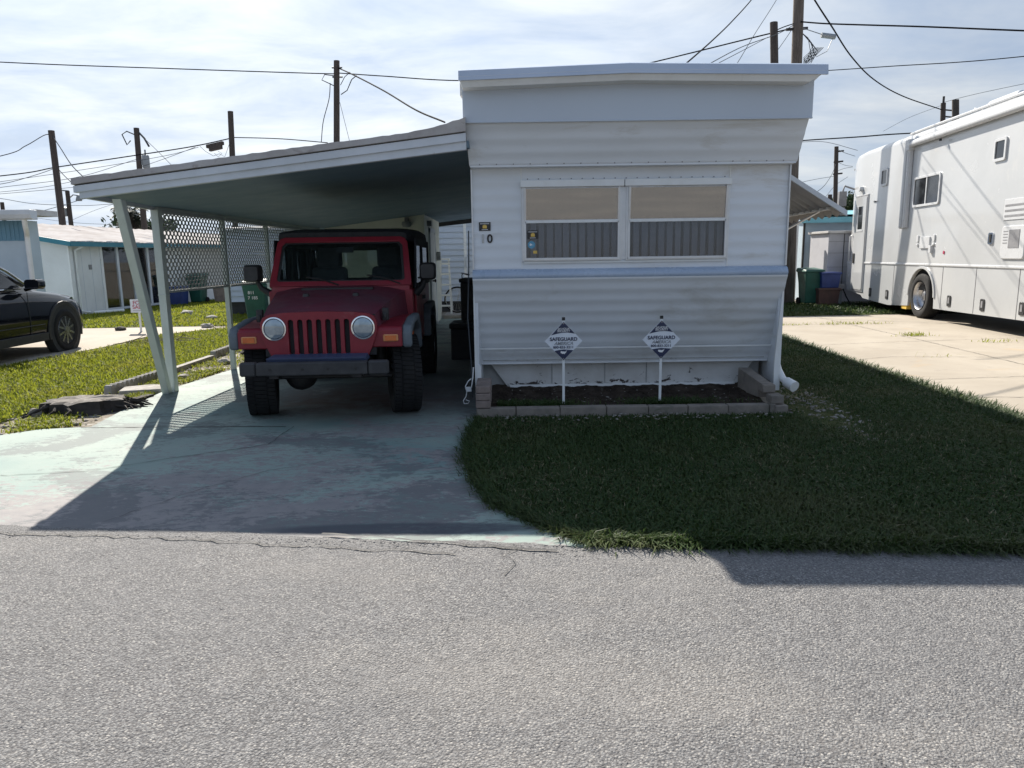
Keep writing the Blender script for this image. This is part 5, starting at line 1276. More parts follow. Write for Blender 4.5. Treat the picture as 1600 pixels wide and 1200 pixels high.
m_ = MB(); m_.prism(rrect(-3.78, -3.05, 1.33, 1.90, .07), 'x', -.03, .01); g_ = m_.build('service_hatch', 'rv_trim', rv, bevel=.012)
m_ = MB(); m_.box(-.036, -.028, -3.62, -3.30, 1.52, 1.83); c = m_.build('hatch_vent', 'rv_grey'); c.parent = g_
m_ = MB()
for k in range(5): m_.box(-.034, -.028, -3.26, -3.12, 1.60 + k * .05, 1.612 + k * .05)
c = m_.build('hatch_slot', 'rv_grey'); c.parent = g_
m_ = MB(); m_.prism(rrect(-.27, .20, 1.54, 1.79, .02), 'x', -.03, .01); m_.build('outlet_box', 'rv_trim', rv, bevel=.006)
m_ = MB()
for y in (.34, -.44): m_.prism(rrect(y - .05, y + .05, 1.68, 1.83, .03), 'x', -.025, .01); m_.box(-.03, .01, y - .04, y + .04, 1.60, 1.64)
m_.box(-.06, .01, -.42, -.32, 1.44, 1.60); m_.build('socket_cover', 'rv_trim', rv, bevel=.006)
m_ = MB(); m_.cyl((-.012, -.92, 1.45), (.0, -.92, 1.45), .035, n=12); m_.build('reflector', 'red_print', rv)
m_ = MB(); m_.prism(rrect(-2.76, -2.60, 1.59, 1.80, .03), 'x', -.02, .01); h_ = m_.build('side_latch', 'chrome', rv)
m_ = MB(); m_.box(-.03, -.018, -2.71, -2.65, 1.62, 1.77); c = m_.build('latch_lever', 'black_plastic'); c.parent = h_
for y, z in ((2.93, .44), (1.84, .44), (-1.32, .475), (-2.60, .48), (-3.86, .50), (-5.1, .51)):
    m_ = MB(); m_.prism(rrect(y - .075, y + .075, z - .11, z + .11, .03), 'x', -.012, .01); h_ = m_.build('compartment_latch', 'black_plastic', rv)
    m_ = MB(); m_.box(-.018, -.011, y - .03, y + .03, z - .05, z + .07); c = m_.build('latch_lever', 'rv_grey'); c.parent = h_
def rv_wheel(y):
    m_ = MB(); m_.lathe([(0, .03), (.10, .03), (.13, .0), (.13, -.08), (0, -.08)], 20, None, True, 'x'); h = m_.build('wheel', 'steel', rv); h.location = (.14, y, .505); h.rotation_euler = (0, 0, math.pi)
    m_ = MB(); m_.lathe([(.29, -.16), (.30, .09), (.34, .125), (.44, .13), (.49, .105), (.507, .06), (.507, -.14), (.47, -.18), (.3, -.18)], 48, None, True, 'x'); c = m_.build('tyre', 'rubber'); c.parent = h
    m_ = MB(); m_.lathe([(.305, .125), (.292, .115), (.285, .04), (.26, -.02), (.20, -.05), (.13, -.04), (.10, .0), (.075, .035), (0, .04)], 40, None, True, 'x')
    for k in range(10):
        a = 2 * math.pi * k / 10; m_.cyl((-.04, .165 * math.cos(a), .165 * math.sin(a)), (.0, .165 * math.cos(a), .165 * math.sin(a)), .018, n=6)
    c = m_.build('rim', 'steel'); c.parent = h
for y in (.10, -6.6): rv_wheel(y)
m_ = MB(); m_.box(.02, .3, .72, 1.0, .16, .32); m_.build('mud_flap', 'yellow_decal', rv)
m_ = MB(); m_.box(.45, 1.9, -2.2, -1.1, 4.12, 4.36); m_.box(.35, 2.0, -5.6, -4.5, 4.12, 4.36); m_.build('roof_air_conditioner', 'rv_trim', rv, bevel=.08, seg=3)
m_ = MB(); m_.tube([(.10, -9, 4.10), (.10, .6, 4.15), (.14, 1.5, 4.16)], .03, 6); m_.tube([(.3, -1.4, 4.14), (.3, -1.0, 4.26), (.5, -.8, 4.27)], .012, 6); m_.build('roof_rail', 'rv_trim', rv)
m_ = MB(); m_.box(-.36, -.16, 4.70, 4.86, 2.75, 3.15); m_.box(-.34, -.18, 4.72, 4.84, 2.50, 2.72); m_.tube([(0.05, 4.74, 3.2), (-.2, 4.8, 3.3), (-.26, 4.8, 3.1)], .03, 8); m_.build('side_mirror', 'rv_grey', rv, bevel=.04)
m_ = MB(); m_.hexa([(.12, 4.80, 1.5), (WD - .12, 4.80, 1.5), (WD - .12, 4.84, 1.5), (.12, 4.84, 1.5), (.2, 4.80, 3.4), (WD - .2, 4.80, 3.4), (WD - .2, 4.84, 3.4), (.2, 4.84, 3.4)]); m_.build('windscreen', 'dark_glass', rv)

# ================================================================== NEIGHBOUR HOUSES
wh = thing('neighbour_house', 'low white house with teal fascia and sliding glass doors beyond the left lawn', 'house', (-12.3, 20.9, 0), -math.atan(.11))
m_ = MB(); m_.box(-.12, 0, -.35, 1.02, 0, 2.02); m_.box(-.12, 0, 4.1, 17, 0, 2.02); m_.box(-.12, 0, 1.02, 4.1, 1.985, 2.02); m_.box(-.12, 0, 2.55, 2.72, 0, 2.0)
m_.prism([(-8, 0), (-.12, 0), (-.12, 2.02), (-4, 2.72), (-8, 2.3)], 'y', -.35, -.25)
m_.box(-8, -7.9, -.25, 17, 0, 2.2); m_.build('wall', 'house_white', wh)
m_ = MB()
for y in (.15, .55, .95, 4.4, 6, 8, 10): m_.box(-.004, .004, y, y + .012, 0, 1.98)
m_.build('wall_batten', 'fascia_white', wh)
for ya, yb_ in ((-.36, -.22), (.96, 1.06), (2.57, 2.70), (4.06, 4.18)): MB().box(-.02, .02, ya, yb_, 0, 2.0).build('corner_board', 'white_trim', wh)
rows = []
for x, z in ((.28, 2.045), (-4, 2.78), (-8.3, 2.28)):
    rows.append([(x, -.6 + 17.8 * k / 60, z + .03 * (k % 2)) for k in range(61)])
m_ = MB(); m_.grid(rows, False); r_ = m_.build('roof', 'metal_roof', wh); s_ = r_.modifiers.new('s', 'SOLIDIFY'); s_.thickness = .03
m_ = MB(); m_.box(.26, .31, -.62, 17.2, 1.93, 2.06)
m_.prism([(.3, 1.93), (.3, 2.06), (-4, 2.79), (-8.3, 2.29), (-8.3, 2.16), (-4, 2.66)], 'y', -.64, -.60); m_.build('fascia', 'teal_trim', wh)
rr_ = random.Random(4); m_ = MB()
for k in range(70): y = -.5 + k * .22; m_.box(.20, .33, y, y + .05 + rr_.random() * .10, 2.062, 2.075 + rr_.random() * .025)
m_.build('roof_edge_flashing', 'roof_white', wh)
for y0, y1 in ((1.06, 1.82), (1.82, 2.57), (2.72, 3.38), (3.38, 4.06)):
    m_ = tf(plate([(y0, .04), (y1, .04), (y1, 1.985), (y0, 1.985)], [[(y0 + .05, .11), (y1 - .05, .11), (y1 - .05, 1.93), (y0 + .05, 1.93)]], .03), FR((-.05, 0, 0), (0, 1, 0), (0, 0, 1))); sd = m_.build('sliding_door', 'fascia_white', wh)
    m_ = MB(); m_.box(-.045, -.035, y0 + .04, y1 - .04, .1, 1.94); c = m_.build('pane', 'clear_pane'); c.parent = sd
    rows = [[], []]
    for k in range(40):
        yy = y0 + .02 + (y1 - y0 - .04) * k / 39
        for r, z in ((0, .08), (1, 1.96)): rows[r].append((-.072 + .022 * math.sin(k * 1.5), yy, z))
    m_ = MB(); m_.grid(rows); c = m_.build('curtain', 'pale_curtain'); c.parent = sd
m_ = MB(); m_.box(-1.6, -1.5, -.25, 4.5, 0, 2.0); m_.build('inner_wall', 'interior', wh)
m_ = MB(); m_.tube([(.22, -.02, 1.95), (.16, -.10, 1.88), (.05, -.14, 1.82), (.05, -.14, .12), (.12, .1, .06)], .035, 10); m_.build('downspout', 'white_trim', wh)
m_ = MB(); m_.box(.0, .02, .42, .54, 1.28, 1.42); m_.build('wall_plaque', 'rv_grey', wh)
m_ = MB(); m_.cyl((.2, .15, .05), (.55, 1.0, .05), .05, .05, 10); m_.build('drain_hose', 'white_trim', wh)
m_ = MB(); m_.box(-1.36, -1.355, -.36, -.35, .9, 1.85); m_.box(-1.45, -1.35, -.365, -.35, 1.12, 1.17); m_.build('gable_door', 'fascia_white', wh)

bh = thing('pale_blue_house', 'pale blue house corner with white gutter and downspout at the left edge', 'house', (-11.5, 17, 0), world=True)
m_ = MB(); m_.box(-20, -11.12, 17, 17.12, 0, 2.02); m_.box(-11.22, -11.12, 17.12, 17.45, 0, 2.46); m_.build('wall', 'pale_blue_wall', bh)
m_ = MB(); m_.box(-20, -11.16, 16.985, 17.1, 2.0, 2.46); 
for k in range(40): m_.box(-11.20 - k * .1, -11.17 - k * .1, 16.975, 16.99, 2.02, 2.46)
m_.build('upper_band', 'house_blue_band', bh)
m_ = MB(); m_.prism([(16.50, 2.47), (16.56, 2.45), (16.72, 2.45), (16.72, 2.66), (16.46, 2.66), (16.46, 2.56)], 'x', -20, -10.63); m_.build('gutter', 'fascia_white', bh, bevel=.01)
m_ = MB(); m_.box(-20, -10.65, 16.70, 17.5, 2.55, 2.68); m_.build('roof', 'roof_white', bh)
m_ = MB(); m_.tube([(-10.86, 16.60, 2.46), (-10.87, 16.62, 2.32), (-10.96, 16.78, 2.20), (-11.06, 16.93, 2.12), (-11.07, 16.94, 2.0), (-11.07, 16.94, .1)], .055, 10); m_.build('downspout', 'white_trim', bh)

lh = thing('lap_sided_house', 'white lap sided trailer standing behind the carport and ladder', 'house', (-3, 20, 0), world=True)
def lap(x0, x1, y, z0, z1, mb, pitch=.155):
    z = z0
    while z < z1 - .02:
        zt = min(z + pitch, z1); mb.hexa([(x0, y - .034, z), (x1, y - .034, z), (x1, y + .03, z), (x0, y + .03, z), (x0, y - .002, zt), (x1, y - .002, zt), (x1, y + .03, zt), (x0, y + .03, zt)]); z = zt
m_ = MB(); lap(-2.6, -1.26, 20, .30, 2.52, m_); lap(-1.18, 7.1, 20, .30, 2.52, m_); lap(-7.72, -2.6, 20.0, .36, 2.30, m_); m_.build('wall', 'lap_white', lh)
m_ = MB(); m_.box(-7.74, -7.70, 20.05, 25.9, .0, 2.3); m_.build('end_wall', 'lap_white', lh)
m_ = MB(); m_.box(-1.26, -1.18, 19.97, 20.05, .3, 2.52); m_.box(-7.76, -7.68, 19.96, 20.05, .36, 2.3); m_.build('corner_board', 'white_trim', lh)
m_ = MB(); m_.box(-7.7, 7.1, 20.05, 20.1, 0, .36); m_.build('skirting', 'interior', lh)
m_ = MB(); m_.hexa([(-7.9, 19.8, 2.30), (-2.6, 19.8, 2.30), (-2.6, 26, 2.62), (-7.9, 26, 2.62), (-7.9, 19.8, 2.34), (-2.6, 19.8, 2.34), (-2.6, 26, 2.68), (-7.9, 26, 2.68)]); m_.hexa([(-2.6, 19.8, 2.52), (7.2, 19.8, 2.52), (7.2, 26, 2.66), (-2.6, 26, 2.66), (-2.6, 19.8, 2.58), (7.2, 19.8, 2.58), (7.2, 26, 2.74), (-2.6, 26, 2.74)]); m_.build('roof', 'roof_white', lh)
m_ = MB(); m_.box(-1.2, -1.16, 19.92, 19.98, 1.2, 1.5); m_.build('meter_tube', 'fascia_white', lh)

tb = thing('teal_house', 'light blue house with teal roof edge behind the bins on the right', 'house', (10.5, 23, 0), world=True)
m_ = MB(); m_.box(9.15, 16, 23, 23.12, 0, 2.45); m_.box(9.15, 9.25, 23.12, 28, 0, 2.45); m_.build('wall', 'pale_blue_wall', tb)
m_ = MB(); m_.box(9.0, 16, 22.8, 22.95, 2.38, 2.62); m_.hexa([(9.0, 22.8, 2.55), (16, 22.8, 2.55), (16, 28, 2.95), (9.0, 28, 2.95), (9.0, 22.8, 2.62), (16, 22.8, 2.62), (16, 28, 3.02), (9.0, 28, 3.02)]); m_.build('roof', 'teal_roof', tb)
m_ = MB(); m_.box(9.13, 9.18, 22.94, 23.0, 0, 2.4); m_.build('downspout', 'dark_metal', tb)
m_ = MB(); m_.box(8.70, 8.80, 22.5, 22.6, 0, 2.42); m_.build('corner_post', 'white_trim', tb)
gs = thing('panel_shed', 'small grey white panelled shed with a flat lid beside the motorhome', 'shed', (9.9, 21.6, 0), world=True)
m_ = MB(); m_.box(9.22, 10.9, 21.3, 22.6, .06, 2.02)
m_.build('wall', 'block_grey', gs, bevel=.006)
m_ = MB(); m_.box(9.655, 9.675, 21.29, 21.31, .08, 2.0); 
m_.build('door_gap', 'seam', gs)
m_ = MB()
for z in (.62, 1.05, 1.45, 1.78): m_.box(9.22, 10.9, 21.292, 21.305, z, z + .010)
m_.build('panel_seam', 'rv_grey', gs)
m_ = MB(); m_.box(9.16, 10.95, 21.22, 22.66, 2.02, 2.09); m_.build('lid', 'roof_white', gs, bevel=.01)
m_ = MB(); m_.box(9.1, 10.95, 21.1, 22.7, 0, .07); m_.build('slab', 'old_concrete', gs)

# ================================================================== BINS, BOXES, LADDER, BICYCLE
def wheelie(name, label, x, y, rz, m, scale=1., group='wheeled bins', z=0):
    t = thing(name, label, 'bin', (x, y, z), rz, group)
    S = scale
    m_ = MB(); m_.loft([[(a * .40 * S, b * .42 * S + .02, .05) for a, b in ((-.5, -.5), (.5, -.5), (.5, .5), (-.5, .5))], [(a * .47 * S, b * .50 * S, .62 * S) for a, b in ((-.5, -.5), (.5, -.5), (.5, .5), (-.5, .5))], [(a * .54 * S, b * .58 * S, .94 * S) for a, b in ((-.5, -.5), (.5, -.5), (.5, .5), (-.5, .5))]]); m_.build('bin_body', m, t, bevel=.03)
    m_ = MB(); m_.hexa([(-.30 * S, -.33 * S, .94 * S), (.30 * S, -.33 * S, .94 * S), (.30 * S, .31 * S, .94 * S), (-.30 * S, .31 * S, .94 * S), (-.27 * S, -.29 * S, 1.0 * S), (.27 * S, -.29 * S, 1.0 * S), (.27 * S, .29 * S, 1.05 * S), (-.27 * S, .29 * S, 1.05 * S)]); m_.build('lid', m, t, bevel=.02)
    for s in (-1, 1):
        m_ = MB(); m_.cyl((s * .19 * S, .20 * S, .1 * S), (s * .25 * S, .20 * S, .1 * S), .1 * S, n=16); m_.build('wheel', 'rubber', t)
    m_ = MB(); m_.tube([(-.24 * S, .30 * S, .93 * S), (-.24 * S, .36 * S, .96 * S), (.24 * S, .36 * S, .96 * S), (.24 * S, .30 * S, .93 * S)], .015 * S, 6); m_.build('handle', m, t)
    return t
gb = wheelie('wheelie_bin', 'dark green wheeled bin with white marks standing behind the left fender of the red vehicle', -6.0, 17.2, R(6), 'bin_green', 1.0)
tf(text('811', .10, .002, .001), FR((-.06, -.272, .74))).build('lettering', 'white_decal', gb); tf(text('7 185', .10, .002, .001), FR((-.03, -.262, .62))).build('lettering', 'white_decal', gb)
wheelie('wheelie_bin', 'dark green wheeled bin beside the white teal trimmed house, seen below the screen', -11.15, 26.0, R(-6), 'bin_green', 1.0)
wheelie('wheelie_bin', 'dark green wheeled bin next to the tall wooden pole on the right', 8.62, 21.0, R(4), 'bin_green', 1.0)
def crate(name, label, x, y, z, w, d, h, m, group=None):
    t = thing(name, label, 'crate', (x, y, z), R(3), group)
    m_ = MB(); m_.loft([[(a * w * .88, b * d * .88, 0) for a, b in ((-.5, -.5), (.5, -.5), (.5, .5), (-.5, .5))], [(a * w, b * d, h * .88) for a, b in ((-.5, -.5), (.5, -.5), (.5, .5), (-.5, .5))]]); m_.build('crate_body', m, t, bevel=.015)
    m_ = MB(); m_.box(-w * .54, w * .54, -d * .54, d * .54, h * .86, h); m_.build('lid', m, t, bevel=.012)
    return t
crate('storage_crate', 'lidded brown storage crate beside the green bin, lower of the stacked pair', 9.02, 20.85, 0, .62, .5, .48, 'crate_brown')
crate('storage_crate', 'blue lidded storage crate stacked on the brown crate beside the green bin', 9.06, 20.87, .485, .56, .46, .44, 'bin_blue')
crate('blue_tub', 'blue plastic tub on the grass beside the white teal trimmed house', -11.62, 25.2, 0, .75, .6, .62, 'bin_blue')
crate('plant_tub', 'pale brown tub on the far lawn right of the green bin', -10.4, 26.3, 0, .5, .5, .6, 'concrete_block_red')
m_ = MB(); m_.box(-.17, .17, -.35, .35, 0, 1.10); m_.box(-.19, .19, -.37, .37, 1.10, 1.16)
t = thing('tall_cabinet', 'tall narrow dark cabinet against the side of the mobile home', 'cabinet', (-.60, 11.75, 0), R(-3))
m_.build('cabinet_body', 'cabinet_dark', t, bevel=.015)
m_ = MB(); m_.box(-.196, -.18, .02, .028, .08, 1.08); m_.box(-.205, -.18, .05, .07, .5, .7); m_.build('door_handle', 'dark_metal', t)
t = thing('storage_box', 'low dark lidded box on the carport floor in front of the tall cabinet', 'box', (-.66, 10.85, 0), R(-2))
MB().box(-.22, .20, -.30, .30, 0, .46).build('box_body', 'cabinet_dark', t, bevel=.02)
MB().box(-.24, .22, -.32, .32, .46, .54).build('lid', 'cabinet_dark', t, bevel=.02)
# step ladder
t = thing('step_ladder', 'white step ladder leaning by the shed in front of the lap siding', 'ladder', (-1.66, 18.35, .09))
for x0, x1 in ((-.16, -.11), (.145, .095)):
    MB().tube([(x0 * 1.15, -.12, 0), (x1, .30, 1.36)], .032, 4).build('rail', 'white_trim', t)
for k in range(5):
    z = .20 + k * .26; y = -.12 + .42 * z / 1.36; w = .17 - .045 * z / 1.36
    MB().box(-w, w, y - .06, y + .06, z - .02, z + .02).build('step', 'white_trim', t)
MB().box(-.13, .13, .22, .36, 1.34, 1.37).build('top_tray', 'white_trim', t)
m_ = MB(); m_.tube([(-.15, .52, 0), (-.10, .31, 1.34)], .016, 4); m_.tube([(.15, .52, 0), (.10, .31, 1.34)], .016, 4); m_.tube([(-.13, .45, .5), (.13, .45, .5)], .01, 4); m_.build('rear_frame', 'white_trim', t)
# bicycle seen nearly end on, front wheel turned to show its disc
bk = thing('bicycle', 'pale bicycle parked behind the tall dark cabinet, one wheel showing', 'bicycle', (-1.36, 18.5, .09), R(8))
def bike_wheel(x):
    m_ = MB(); m_.lathe([(.315, -.018), (.335, 0), (.315, .018), (.300, 0), (.315, -.018)], 40, Matrix.Translation((x, 0, .335)), axis='y'); w = m_.build('wheel', 'rubber', bk)
    m_ = MB(); m_.lathe([(.285, -.012), (.30, -.008), (.30, .008), (.285, .012), (.285, -.012)], 40, Matrix.Translation((x, 0, .335)), axis='y'); c = m_.build('rim', 'steel'); c.parent = w
    m_ = MB()
    for k in range(18): a = 2 * math.pi * k / 18; m_.cyl((x, .01 * (-1) ** k, .335), (x + .285 * math.cos(a), 0, .335 + .285 * math.sin(a)), .0025, n=4, caps=False)
    c = m_.build('spokes', 'steel'); c.parent = w
bike_wheel(0); bike_wheel(1.02)
m_ = MB(); m_.tube([(0, 0, .335), (.10, 0, .62), (.15, 0, .82)], .014); m_.tube([(.13, 0, .72), (.58, 0, .33), (1.02, 0, .335)], .017); m_.tube([(.14, 0, .78), (.66, 0, .76)], .016); m_.tube([(.58, 0, .33), (.68, 0, .86)], .016); m_.tube([(.66, 0, .76), (1.02, 0, .335)], .012); m_.build('frame', 'bike_frame', bk)
m_ = MB(); m_.tube([(.14, 0, .82), (.13, 0, .95), (.16, 0, .99)], .013); m_.tube([(.24, -.27, .97), (.14, -.22, 1.0), (.13, 0, 1.0), (.14, .22, 1.0), (.24, .27, .97)], .012); m_.tube([(.30, -.28, .96), (.22, -.26, .975)], .02); m_.tube([(.30, .28, .96), (.22, .26, .975)], .02); m_.build('handlebar', 'black_plastic', bk)
m_ = MB(); m_.loft([[(.54, -.03, .88), (.54, .03, .88), (.54, .03, .92), (.54, -.03, .92)], [(.80, -.08, .88), (.80, .08, .88), (.80, .08, .93), (.80, -.08, .93)]]); m_.build('saddle', 'black_plastic', bk, bevel=.02)
# white cord and bracket hanging beside the planter
t = thing('hose_bracket', 'small white bracket with looped cord hanging at the left corner of the mobile home', 'bracket', (-.405, 7.1, .1))
t.scale = (.75, .75, .75)
m_ = MB(); m_.box(-.07, .0, -.02, .02, .10, .16); m_.tube([(.0, 0, .15), (.02, .02, .28), (.03, .03, .42)], .008, 6); m_.tube([(-.07, 0, .12), (-.08, 0, .17), (-.04, 0, .24), (.0, 0, .27)], .008, 6); m_.build('bracket_body', 'white_trim', t)
m_ = MB(); m_.tube([(-.06, 0, .10), (-.075, -.01, .03), (-.11, -.02, -.02), (-.10, -.03, -.06), (-.05, -.03, -.06), (-.03, -.02, -.03), (-.08, -.01, -.01)], .007, 6); m_.build('cord', 'white_trim', t)
m_ = MB(); m_.tube([(-.405, 7.25, 1.75), (-.41, 7.22, 1.4), (-.43, 7.18, .9), (-.405, 7.16, .45), (-.40, 7.15, .1)], .006, 6); tag(m_.build('wall_cable', 'wire_grey'), 'thin grey cable running down the left corner of the mobile home', 'cable')
# pedestal and power cord of the motorhome
t = thing('power_pedestal', 'small grey power hookup post at the front corner of the motorhome', 'hookup post', (9.42, 20.85, 0))
MB().box(-.06, .06, -.05, .05, 0, .42).build('post', 'transformer', t, bevel=.01); MB().box(-.15, .10, -.09, .09, .40, .58).build('outlet_box', 'rv_grey', t, bevel=.02)
m_ = MB(); m_.tube([(9.45, 20.7, .45), (9.50, 20.6, .25), (9.55, 20.4, .03), (9.7, 19.8, .02), (9.75, 18.6, .10), (9.7, 17.8, .3)], .018, 8); tag(m_.build('supply_cable', 'wire'), 'black power cord running from the hookup post under the motorhome', 'cord')

# ================================================================== LEFT LAWN BITS
fs = thing('for_sale_sign', 'white for sale sign with red lettering on a stake in the left lawn', 'sign', (-7.95, 15.5, 0))
pn = MB().box(-.165, .165, -.006, .006, .42, .70).build('panel', 'sign_white', fs)
for w_, z_ in (('FOR', .625), ('SALE', .535)):
    c = tf(text(w_, .115, .002, .001), FR((0, -.0065, z_))).build('lettering', 'red_print'); c.parent = pn
m_ = MB()
for k in range(9): m_.box(-.11 + k * .026, -.095 + k * .026, -.0085, -.0062, .452, .468)
c = m_.build('lettering', 'grey_print'); c.parent = pn
MB().box(-.02, .02, .007, .03, 0, .66).build('stake', 'white_trim', fs)
# rotten stump beside the drive
st_ = thing('tree_stump', 'low rotten tree stump with splintered dark hollow side beside the drive', 'stump', (-4.40, 7.3, -.01), R(8)); st_.scale = (.88, .85, .85)
rr_ = random.Random(12); n = 26
ring = lambda s, z, jz=0: [(s * .44 * math.cos(2 * math.pi * k / n) * rj[k], s * .30 * math.sin(2 * math.pi * k / n) * rj[k], z + rz_[k] * jz) for k in range(n)]
rj = [rr_.uniform(.82, 1.12) for _ in range(n)]; rz_ = [rr_.uniform(-1, 1) for _ in range(n)]
m_ = MB(); m_.loft([ring(1.22, -.02), ring(1.02, .05, .01), ring(.98, .135, .02)], False, True, False); m_.build('bark', 'stump_bark', st_)
m_ = MB(); m_.loft([ring(.99, .138, .02), ring(.8, .155, .012), ring(.45, .158, .012), ring(.1, .15, .0)], True, True, False); m_.build('top', 'stump_wood', st_)
m_ = MB()
for k in range(26):
    a = rr_.uniform(-.5, .9) if k < 18 else rr_.uniform(3.6, 4.8); r0 = rr_.uniform(.36, .5); r1 = r0 + rr_.uniform(.12, .34)
    m_.tube([(r0 * math.cos(a), r0 * .7 * math.sin(a), rr_.uniform(.05, .13)), ((r0 + r1) / 2 * math.cos(a + .1), (r0 + r1) / 2 * .7 * math.sin(a + .1), rr_.uniform(.03, .09)), (r1 * math.cos(a), r1 * .75 * math.sin(a), rr_.uniform(.0, .03))], [.018, .016, .006], 5)
m_.build('splinter', 'stump_bark', st_)
m_ = rough_rock(.07, 5, .9); tf(m_, Matrix.Translation((-.40, -.30, .05))); m_.build('pale_splinter', 'stump_wood', st_)
def edging(label, x, y, rz, L, scallop=True):
    t = thing('garden_edging', label, 'edging', (x, y, -.01), rz, 'scalloped concrete edging')
    m_ = MB(); m_.box(-.045, .045, 0, L, 0, .07); 
    if scallop:
        k = 0.0
        while k + .09 < L:
            m_.prism([(k, .07)] + [(k + .047 - .045 * math.cos(R(a)), .07 + .045 * math.sin(R(a))) for a in range(0, 181, 30)] + [(k + .094, .07)], 'x', -.04, .04); k += .096
    m_.build('edging_body', 'old_concrete', t)
edging('tilted scalloped concrete edging piece nearest the stump, left of the front post', -4.63, 8.15, R(-2), 1.25)
edging('scalloped concrete edging piece at the far end of the lawn border', -4.66, 11.2, R(2), .95)
edging('flat straight concrete edging strip between the two scalloped pieces', -4.62, 9.55, R(0), 1.5, False)
t = thing('paving_slab', 'broken flat concrete slab lying left of the front carport post', 'slab', (-4.32, 8.35, 0), R(20)); m_ = MB(); m_.prism([(-.24, -.16), (.20, -.20), (.27, .08), (.05, .20), (-.22, .14)], 'z', -.02, .045); m_.build('slab_body', 'old_concrete', t, bevel=.01)
t = thing('broken_board', 'weathered board sunk at the edge of the drive beside the front post', 'board', (-4.12, 7.75, 0), R(-12)); MB().box(-.05, .05, -.25, .25, -.02, .03).build('board_body', 'stump_bark', t, bevel=.006)
rr_ = random.Random(3)
for i, (lab, x, y, r) in enumerate((('pale lump of rubble on the lawn left of the screen', -9.2, 20.6, .16), ('grey lump of rubble on the lawn below the screen', -7.7, 18.6, .15), ('small flat pale stone at the end of the neighbour pad', -6.85, 16.3, .14), ('dark clod on the lawn near the for sale sign', -8.6, 15.9, .12), ('round grey rubble lump at the foot of the second carport post', -4.25, 10.6, .10), ('brown rubble lump between the edging and the drive', -4.25, 11.6, .13), ('pale stone beside the flat edging strip', -4.28, 9.3, .07))):
    t = thing('rubble_lump', lab, 'rubble', (x, y, r * .25), rr_.uniform(0, 3), 'rubble on the left lawn'); rough_rock(r, i + 3, .5).build('lump', 'old_concrete' if 'pale' in lab or 'grey' in lab else 'stump_bark', t)
m_ = MB()
for k in range(9):
    a = rr_.uniform(-.6, .6); x = -6.55 + k * .02; m_.tube([(x - .7 + k * .1, 14.0 - .9 + k * .05, .02), (x - .4 + k * .1, 13.7 - .5, .05 + .06 * (k % 3)), (x - .1 + k * .09, 13.6 + a * .5, .03)], .006, 4)
tag(m_.build('dry_branch', 'pole_wood'), 'dry twiggy branch lying at the edge of the neighbour pad', 'branch')

# ================================================================== UTILITY POLES
def pole(name, label, top, low, r, m='pole_wood', n=12):
    top = Vector(top); low = Vector(low); d = (top - low).normalized(); base = low - d * (low.z / d.z)
    t = thing(name, label, 'pole', base, 0, 'wooden utility poles')
    m_ = MB(); m_.cyl((0, 0, -.1), top - base, r * 1.12, r * .92, n); m_.build('shaft', m, t)
    t['_top'] = tuple(top); return t, top - base
def pole_part(t, mb, nm, m): return mb.build(nm, m, t)
pA, hA = pole('utility_pole', 'leaning dark pole rising behind the white teal trimmed house', (-18.11,30,6.642), (-18.101,30,2.974), .125, 'pole_dark')
pB, hB = pole('utility_pole', 'pole with a grey transformer and lamp arm above the carport roof', (-18.661,38,8.079), (-18.699,38,6.16), .14, 'pole_dark')
m_ = MB(); m_.lathe([(0, 0), (.16, .02), (.17, .06), (.17, .60), (.15, .66), (0, .69)], 16, Matrix.Translation(hB + Vector((.32, 0, -1.98)))); m_.cyl(hB + Vector((.32, 0, -1.3)), hB + Vector((.32, 0, -1.05)), .04); m_.box(hB.x + .1, hB.x + .25, -.05 + hB.y, .05 + hB.y, hB.z - 1.8, hB.z - 1.5); m_.build('transformer', 'transformer', pB)
m_ = MB(); m_.tube([hB + Vector((-.05, 0, -.35)), hB + Vector((-.5, 0, -.15)), hB + Vector((-.75, 0, -.3)), hB + Vector((-.55, 0, -.8)), hB + Vector((-.35, 0, -.6))], .03, 6); m_.tube([hB + Vector((0, 0, -.1)), hB + Vector((.35, 0, -.5)), hB + Vector((.55, 0, -.9))], .05, 6); m_.build('jumper_loop', 'wire_grey', pB)
pC, hC = pole('utility_pole', 'plain dark pole standing right of the cable splice box', (-10.96,30,7.271), (-11.02,30,5.596), .115, 'pole_dark')
pD, hD = pole('utility_pole', 'distant thin pole with small transformer and street lamp on the left', (-32.552,55,6.682), (-32.557,55,4.287), .16, 'pole_dark')
m_ = MB(); m_.lathe([(0, 0), (.21, .02), (.22, .1), (.22, .62), (0, .7)], 14, Matrix.Translation(hD + Vector((-.36, 0, -1.85)))); m_.box(hD.x - .2, hD.x - .05, hD.y - .05, hD.y + .05, hD.z - 1.6, hD.z - 1.45); m_.build('transformer', 'transformer', pD)
m_ = MB(); m_.tube([hD + Vector((-.6, 0, .05)), hD + Vector((.1, 0, -.02))], .05, 6); m_.tube([hD + Vector((0, 0, -.6)), hD + Vector((.4, 0, -.3)), hD + Vector((.7, 0, -.35))], .04, 6); m_.lathe([(0, .1), (.1, .08), (.22, -.3), (.2, -.34), (0, -.3)], 12, Matrix.Translation(hD + Vector((.78, 0, -.4)))); m_.build('lamp_arm', 'transformer', pD)
pE, hE = pole('utility_pole', 'upright dark pole in the middle behind the carport roof', (-6.665,30,9.093), (-6.829,30,6.176), .125, 'pole_dark')
m_ = MB(); m_.tube([hE + Vector((-.14, 0, -.55)), hE + Vector((-.5, 0, -.5)), hE + Vector((-.62, 0, -.7)), hE + Vector((-.3, 0, -.85)), hE + Vector((-.1, 0, -.95))], .018, 5)
